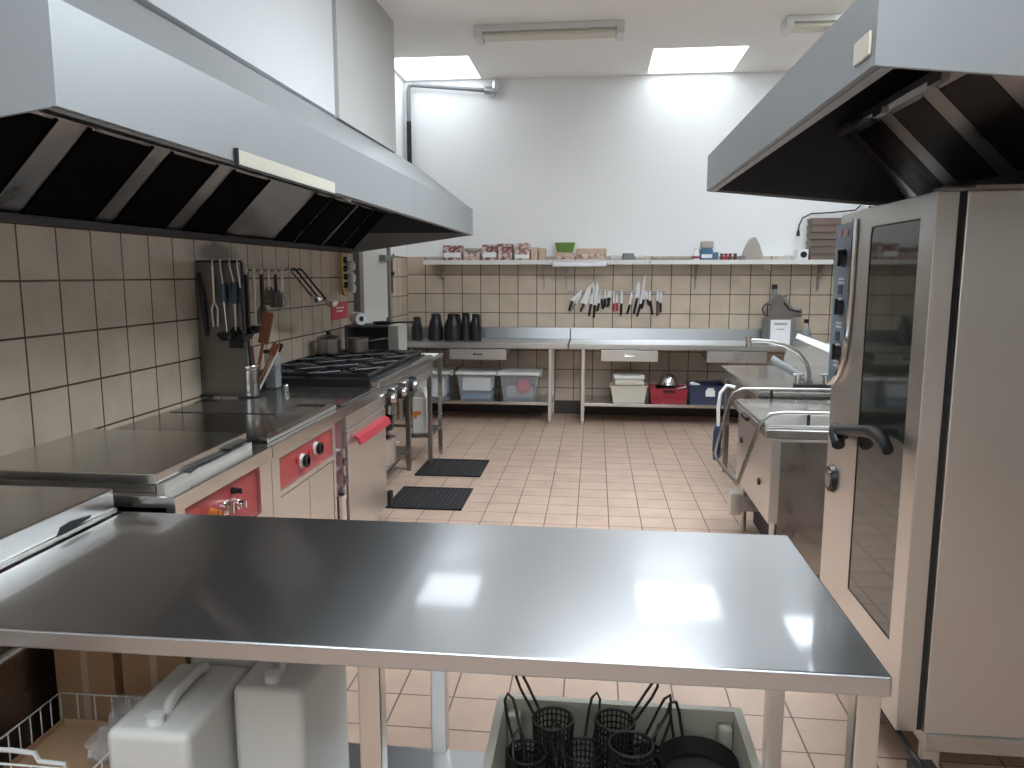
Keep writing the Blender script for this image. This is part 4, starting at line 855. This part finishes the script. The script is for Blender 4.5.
t = thing('bottle', 'small clear bottle with a black cap right of the food machine', 'bottle', (2.30, 8.65, .90))
b = B(); b.lathe([(.035, .901), (.037, 1.05), (.02, 1.10), (.016, 1.13), (.001, 1.131)], 2.30, 8.65, 18); b.done('bottle_body', 'clear', t)
b = B(); b.cyl((2.30, 8.65, 1.13), (2.30, 8.65, 1.17), .025); b.done('cap', 'black', t)

# ------------------------------------------------------------------ right-hand sink counter and pan
t = thing('sink_counter', 'low steel counter with tap at the right beyond the tilting pan', 'counter', (1.7, 5.9, 0))
b = B(); b.box(1.085, 2.5, 5.16, 6.69, .845, .88, .004); b.done('worktop', 'steelh', t)
b = B(); b.box(1.11, 2.45, 5.20, 6.66, .79, .845); b.done('apron', 'darksteel', t)
b = B(); b.prism([(1.60, .88), (2.5, .88), (2.5, 1.08), (1.95, 1.08), (1.62, 1.02)], 'y', 6.66, 6.69); b.done('upstand', 'steel', t)
for x in (1.11, 2.44):
    for y in (5.62 if x < 2 else 5.2, 6.44):
        b = B(); leg(b, x, y, 0, .80, .042); b.done('leg', 'darksteel', t)
b = B(); b.box(1.3, 2.45, 5.2, 6.6, .2, .225, .004); b.done('lower_shelf', 'darksteel', t)
t = thing('sink_tap', 'chrome arched swivel tap on the right counter', 'tap', (1.46, 5.35, .88))
b = B(); b.tube([(1.46, 5.35, .885), (1.46, 5.35, .98), (1.44, 5.35, 1.05), (1.38, 5.35, 1.125), (1.29, 5.35, 1.175), (1.19, 5.35, 1.20), (1.10, 5.35, 1.207), (1.055, 5.35, 1.205)], .014, 10); b.done('spout', 'darksteel', t)
b = B(); b.cyl((1.045, 5.35, 1.235), (1.05, 5.35, 1.16), .02, .024); b.done('nozzle', 'chrome', t)
b = B(); b.box(1.36, 1.60, 5.32, 5.38, .881, .915, .008); b.done('tap_base', 'black', t)
for x in (1.385, 1.57):
    b = B(); b.cyl((x, 5.35, .91), (x, 5.35, .97), .02).box(x-.035, x+.035, 5.335, 5.365, .965, .985, .006); b.done('valve_handle', 'chrome', t)
t = thing('rinse_spray', 'grey spray arm lying slanted across the right counter by the tap', 'spray arm', (1.35, 5.5, .95))
b = B(); b.tube([(1.24, 5.52, 1.065), (1.36, 5.48, .995), (1.50, 5.45, .905)], [.028, .026, .024], 10).cyl((1.48, 5.45, .881), (1.48, 5.45, .93), .03); b.done('arm', 'pipegrey', t)
t = thing('cutting_board', 'white board propped at a slant at the back of the right counter', 'cutting board', (1.7, 6.3, .9))
b = B(); b.prism([(1.52, 1.175), (1.535, 1.21), (1.98, 1.05), (1.98, .882), (1.95, .882), (1.95, .99)], 'y', 5.98, 6.0); b.done('board', 'paper', t)

t = thing('tilting_pan', 'low steel tilting pan with flat lid and tubular guard before the right counter', 'cooker', (1.35, 4.53, 0))
b = B(); b.box(.935, 1.75, 4.06, 5.0, .33, .795, .008); b.done('body', 'steel', t)
b = B(); b.box(.985, 1.75, 4.055, 4.062, .06, .78); b.box(1.70, 1.75, 4.06, 5.0, .06, .4); b.done('side_panel', 'darksteel', t)
b = B(); b.box(1.05, 1.70, 4.10, 4.96, .05, .34); b.done('plinth', 'shade_dark', t)
L_ = B(); L_.box(.90, 1.76, 4.05, 5.02, .80, .845, .008); lo = L_.done('lid', 'steelh', t)
b = B(); b.box(.91, 1.74, 4.10, 4.98, .845, .862, .006); b.done('lid_top', 'steelh', lo)
b = B(); b.box(.888, .903, 4.52, 4.68, .80, .825, .004); b.done('lid_grip', 'black', lo)
rail = [(1.75, 4.18, .915), (1.02, 4.18, .915), (.95, 4.18, .905), (.90, 4.18, .86), (.875, 4.18, .78), (.80, 4.20, .52), (.80, 4.24, .50), (.80, 4.95, .47), (.80, 5.02, .49), (.83, 5.06, .60), (.88, 5.06, .82), (.91, 5.06, .89), (.97, 5.06, .915), (1.75, 5.06, .915)]
b = B(); b.tube(rail, .011, 10); b.done('guard_rail', 'darksteel', t)
for x in (1.15, 1.6):
    for y in (4.18, 5.06):
        b = B(); b.cyl((x, y, .79), (x, y, .91), .010) if False else b.tube([(x, y, .86), (x, y, .915)], .009); b.done('rail_post', 'black', t)
b = B(); b.cyl((.935, 4.30, .50), (.925, 4.30, .50), .02).cyl((.935, 4.85, .62), (.925, 4.85, .62), .02); b.done('door_knob', 'black', t)
b = B(); b.box(.86, .93, 4.74, 4.86, .16, .30, .006); b.box(.93, 1.1, 4.76, 4.84, .18, .26); b.done('tilt_pedal', 'steel', t)
for x in (.98, 1.70):
    for y in (4.12, 4.94):
        b = B(); b.cyl((x, y, 0), (x, y, .34), .022); b.done('leg', 'steel', t)
t = thing('hand_spray', 'dark blue hand spray on a white hose hanging from the guard rail', 'hand spray', (.82, 5.1, .5))
b = B(); b.tube([(.92, 5.085, .92), (.87, 5.087, .93), (.83, 5.087, .88), (.82, 5.087, .78), (.825, 5.087, .66)], .012, 10); b.done('hose', 'white', t)
b = B(); b.tube([(.825, 5.087, .66), (.822, 5.087, .62), (.82, 5.087, .50), (.82, 5.087, .43)], [.02, .028, .028, .02], 12); b.done('grip', 'navy', t)
b = B(); b.tube([(.85, 5.087, .64), (.862, 5.087, .54), (.85, 5.087, .45)], .006); b.done('trigger', 'chrome', t)

# ------------------------------------------------------------------ floor drains
for i, (y0, y1) in enumerate(((5.14, 5.68), (6.04, 6.60))):
    t = thing('floor_grate', ['dark slotted drain grate nearer the viewer on the floor', 'dark slotted drain grate farther along by the side table'][i], 'drain grate', (-1.19, (y0+y1)/2, 0), 'drain grates in the floor')
    b = B(); b.box(-1.46, -.92, y0, y1, .0005, .004); b.done('pit', 'blackmat', t)
    b = B(); b.box(-1.465, -.915, y0, y0+.02, .001, .012).box(-1.465, -.915, y1-.02, y1, .001, .012).box(-1.465, -1.445, y0, y1, .001, .012).box(-.935, -.915, y0, y1, .001, .012)
    for k in range(15):
        x = -1.44+k*.0345; b.box(x, x+.016, y0, y1, .001, .012, .002, 1)
    b.done('grate', 'rubber', t)

# ------------------------------------------------------------------ under the table
SH = .195
def jerry(x0, x1, y0, y1, h, label):
    t = thing('jerrycan', label, 'jerrycan', ((x0+x1)/2, (y0+y1)/2, SH), 'jerrycans under the table')
    z1 = SH+h
    b = B(); b.box(x0, x1, y0, y1, SH+.001, z1, .022, 4); b.done('body', 'can', t)
    cx = (x0+x1)/2
    b = B(); b.tube([(cx, y0+.09, z1-.008), (cx, y0+.105, z1+.012), (cx, y0+.14, z1+.022), (cx, y1-.08, z1+.022), (cx, y1-.05, z1+.012), (cx, y1-.04, z1-.008)], .014, 10); b.done('handle', 'can', t)
    b = B(); b.cyl((cx, y0+.045, z1-.002), (cx, y0+.045, z1+.018), .022, .021, 20); b.done('cap', 'white', t)
jerry(-1.085, -.885, 1.48, 1.80, .44, 'white jerrycan nearest the viewer beside the wire basket')
jerry(-.872, -.69, 1.66, 2.0, .455, 'white jerrycan on the right of the group, near the table leg')
jerry(-1.07, -.885, 1.815, 2.11, .455, 'white jerrycan behind the nearest one under the table')
# wire basket
t = thing('wire_basket', 'white wire basket holding an open carton under the table', 'basket', (-1.29, 1.68, SH))
b = B(); X0, X1, Y0, Y1, Z0, Z1 = -1.435, -1.135, 1.50, 1.80, SH+.004, .52
b.tube([(X0, Y0, Z1), (X1, Y0, Z1), (X1, Y1, Z1), (X0, Y1, Z1)], .004, 6, True).tube([(X0, Y0, Z0), (X1, Y0, Z0), (X1, Y1, Z0), (X0, Y1, Z0)], .004, 6, True)
n = 9
for k in range(n):
    y = Y0+(Y1-Y0)*k/(n-1)
    b.tube([(X0, y, Z1), (X0, y, Z0), (X1, y, Z0), (X1, y, Z1)], .0022, 5)
for k in range(7):
    x = X0+(X1-X0)*k/6
    b.tube([(x, Y0, Z1), (x, Y0, Z0), (x, Y1, Z0), (x, Y1, Z1)], .0022, 5)
b.done('wire_frame', 'white', t)
b = B(); b.tube([(X0, Y0+.045, Z1+.002), (-1.37, Y0+.045, Z1+.004), (-1.31, Y0+.045, Z1+.0), (-1.30, Y0+.045, Z1-.02), (-1.235, Y0+.045, Z1-.022), (-1.23, Y0+.045, Z1-.08)], .006, 8); b.done('handle_wire', 'white', t)
t = thing('cardboard_box', 'open tan carton inside the wire basket', 'carton', (-1.25, 1.7, SH+.01))
b = B(); b.tub(-1.415, -1.155, 1.53, 1.78, SH+.008, .46, .004, .004); b.done('carton_body', 'card', t)
b = B(); b.box(-1.41, -1.16, 1.58, 1.77, .44, .446); b.done('flap', 'card', t)
t = thing('cardboard_box', 'brown carton standing behind the wire basket under the table', 'carton', (-1.40, 2.04, SH))
b = B(); b.box(-1.475, -1.30, 1.84, 2.11, SH+.001, .66, .003); b.done('carton_body', 'card', t)
b = B(); b.box(-1.395, -1.375, 1.837, 1.841, SH+.02, .66); plabel(b.done('tape', 'tan', t), 'tape seam')
t = thing('cardboard_box', 'second brown carton behind the jerrycans, right of the first carton', 'carton', (-1.18, 2.1, SH))
b = B(); b.box(-1.29, -1.10, 1.86, 2.11, SH+.001, .67, .003); b.done('carton_body', 'card', t)
b = B(); b.box(-1.205, -1.185, 1.857, 1.861, SH+.02, .66); plabel(b.done('tape', 'tan', t), 'tape seam')
t = thing('plastic_wrap', 'crumpled clear plastic wrap on the open carton beside the jerrycan', 'plastic wrap', (-1.15, 1.7, .49))
b = B(); b.ball((-1.20, 1.66, .49), .05, 14, (1, 1.5, .75)); b.ball((-1.195, 1.74, .52), .045, 12, (.9, 1.0, .8))
for v in b.bm.verts: v.co += Vector((random.uniform(-.012, .012), random.uniform(-.012, .012), random.uniform(-.012, .012)))
b.done('film', 'wrap', t)
# crate of fry baskets
t = thing('plastic_crate', 'large pale grey-green crate full of black fry baskets under the table', 'crate', (.08, 1.76, SH))
b = B(); b.tub(-.235, .395, 1.53, 1.955, SH+.001, .495, .008, .03, .028)
for x in (-.24, .385): b.box(x, x+.018, 1.68, 1.80, .40, .44, .006)
b.done('crate_body', 'crate', t)
for x in (-.20, .36):
    b = B(); b.box(x-.02, x+.02, 1.90, 1.945, SH+.05, .47, .012); b.done('corner_rib', 'crate', t)
def fry(cx, cy, z, r, h, tilt, lean, ha, label):
    t = thing('fry_basket', label, 'fry basket', (0, 0, 0), 'black fry baskets in the crate')
    b = B(); seg = 26; rows = 10; rings = []
    for j in range(rows+1):
        rr = r*(.82+.18*j/rows); rings.append([b.bm.verts.new((rr*math.cos(2*PI*k/seg), rr*math.sin(2*PI*k/seg), h*j/rows)) for k in range(seg)])
    for A, C in zip(rings, rings[1:]):
        for k in range(seg): b.bm.faces.new((A[k], A[(k+1) % seg], C[(k+1) % seg], C[k]))
    b.bm.faces.new(rings[0][::-1])
    o = b.done('mesh_body', 'blackmat', t, smooth=0)
    md = o.modifiers.new('wire', 'WIREFRAME'); md.thickness = .0062; md.use_replace = True; md.use_even_offset = False
    b = B(); b.tube([(r*math.cos(2*PI*k/24), r*math.sin(2*PI*k/24), h) for k in range(24)], .004, 6, True); b.done('rim', 'black', t)
    b = B(); c, s_ = math.cos(ha), math.sin(ha); q = Vector((-s_, c, 0))*.014; d = Vector((c, s_, 0))
    p0 = d*r+Vector((0, 0, h-.01)); p1 = d*(r+.05)+Vector((0, 0, h+.05)); p2 = d*(r+.068)+Vector((0, 0, h+.075))
    b.tube([p0+q*.8, p1+q, p2+q*.8, p2+d*.008+Vector((0, 0, .012)), p2-q*.8, p1-q, p0-q*.8], .0038, 6); b.done('handle', 'black', t)
    t.location = (cx, cy, z); t.rotation_euler = (tilt, lean, 0)
    return t
Zb = SH+.006
fry(-.09, 1.83, 0.345, .052, .17, 0, 0, 2.5, 'tall round fry basket standing highest at the back left of the crate')
fry(-.155, 1.74, 0.310, .048, .17, .02, .03, 2.1, 'fry basket at the left side of the crate, handle pointing left')
fry(-.15, 1.63, 0.270, .05, .17, .02, -.03, 1.7, 'nearest fry basket on the left of the crate')
fry(-.05, 1.70, 0.270, .05, .16, 0, .02, 1.9, 'fry basket nestled between the left ones and the middle')
fry(.065, 1.85, 0.340, .050, .17, 0, .02, .5, 'tall fry basket at the back middle of the crate')
fry(.105, 1.74, 0.350, .054, .165, -.02, 0, .7, 'tall fry basket in front of the back middle one')
fry(.03, 1.61, 0.250, .055, .15, .02, 0, -.6, 'low fry basket at the front middle of the crate')
fry(-.20+.03, 1.86, 0.210, .045, .16, 0, 0, 2.2, 'fry basket half hidden in the back left corner of the crate')
fry(-.012, 1.80, .285, .05, .17, 0, 0, 1.3, 'lower fry basket in the gap between the tall left and back middle ones')
fry(.155, 1.865, .25, .045, .16, 0, 0, 1.0, 'fry basket tucked behind the pans at the back right of the crate')
fry(.16, 1.63, .25, .05, .16, 0, 0, .2, 'fry basket at the front right of the crate beside the smaller pans')
def pan(cx, cy, z, r, label, hd):
    t = thing('frying_pan', label, 'pan', (cx, cy, z), 'black pans in the crate')
    b = B(); b.lathe([(r*.8, z), (r*.97, z+.03), (r, z+.045), (r*.97, z+.047), (r*.78, z+.008), (.001, z+.006)], cx, cy, 28); b.done('pan_body', 'blackmat', t)
    b = B(); c, s_ = math.cos(hd), math.sin(hd); q = Vector((-s_, c, 0))*.013; o = Vector((cx, cy, z+.042)); d = Vector((c, s_, 0))
    p0, p1, p2 = o+d*r*.97, o+d*(r+.02)+Vector((0, 0, .06)), o+d*(r+.028)+Vector((0, 0, .085))
    b.tube([p0+q, p1+q, p2+q*.6, p2-q*.6, p1-q, p0-q], .0042, 6); b.done('handle', 'black', t)
pan(.275, 1.80, 0.405, .098, 'black pan lying on top at the back right of the crate', 2.0)
pan(.285, 1.80, 0.345, .092, 'black pan second from the top of the right stack in the crate', 3.5)
pan(.28, 1.80, 0.285, .09, 'black pan third from the top of the right stack in the crate', -.3)
pan(.285, 1.80, 0.225, .085, 'black pan lowest in the right stack in the crate', .4)
pan(.25, 1.625, 0.320, .075, 'smaller black pan in front of the stack in the crate', -.5)
pan(.25, 1.625, 0.260, .072, 'smaller black pan under the front one in the crate', -2.2)

# ------------------------------------------------------------------ sky, camera, view
w = bpy.data.worlds.new('World'); S.world = w; w.use_nodes = True
bg = w.node_tree.nodes['Background']; bg.inputs['Color'].default_value = (.75, .85, 1, 1); bg.inputs['Strength'].default_value = .3
cam = bpy.data.cameras.new('camera'); co = bpy.data.objects.new('camera', cam); COL.objects.link(co)
cam.sensor_fit = 'HORIZONTAL'; cam.sensor_width = 36; cam.lens = 763.84*36/1024; cam.clip_start = .05
yaw, pitch, roll = [math.radians(v) for v in (6.1656, 8.149, .0406)]
f = Vector((-math.sin(yaw)*math.cos(pitch), math.cos(yaw)*math.cos(pitch), -math.sin(pitch)))
r = Vector((math.cos(yaw), math.sin(yaw), 0)); u = r.cross(f)
r2 = math.cos(roll)*r+math.sin(roll)*u; u2 = -math.sin(roll)*r+math.cos(roll)*u
co.matrix_world = Matrix(((r2.x, u2.x, -f.x, 0), (r2.y, u2.y, -f.y, 0), (r2.z, u2.z, -f.z, 1.65), (0, 0, 0, 1)))
S.camera = co
S.view_settings.view_transform = 'Standard'; S.view_settings.look = 'None'; S.view_settings.exposure = 0.84; S.view_settings.gamma = 1; S.view_settings.use_curve_mapping = False
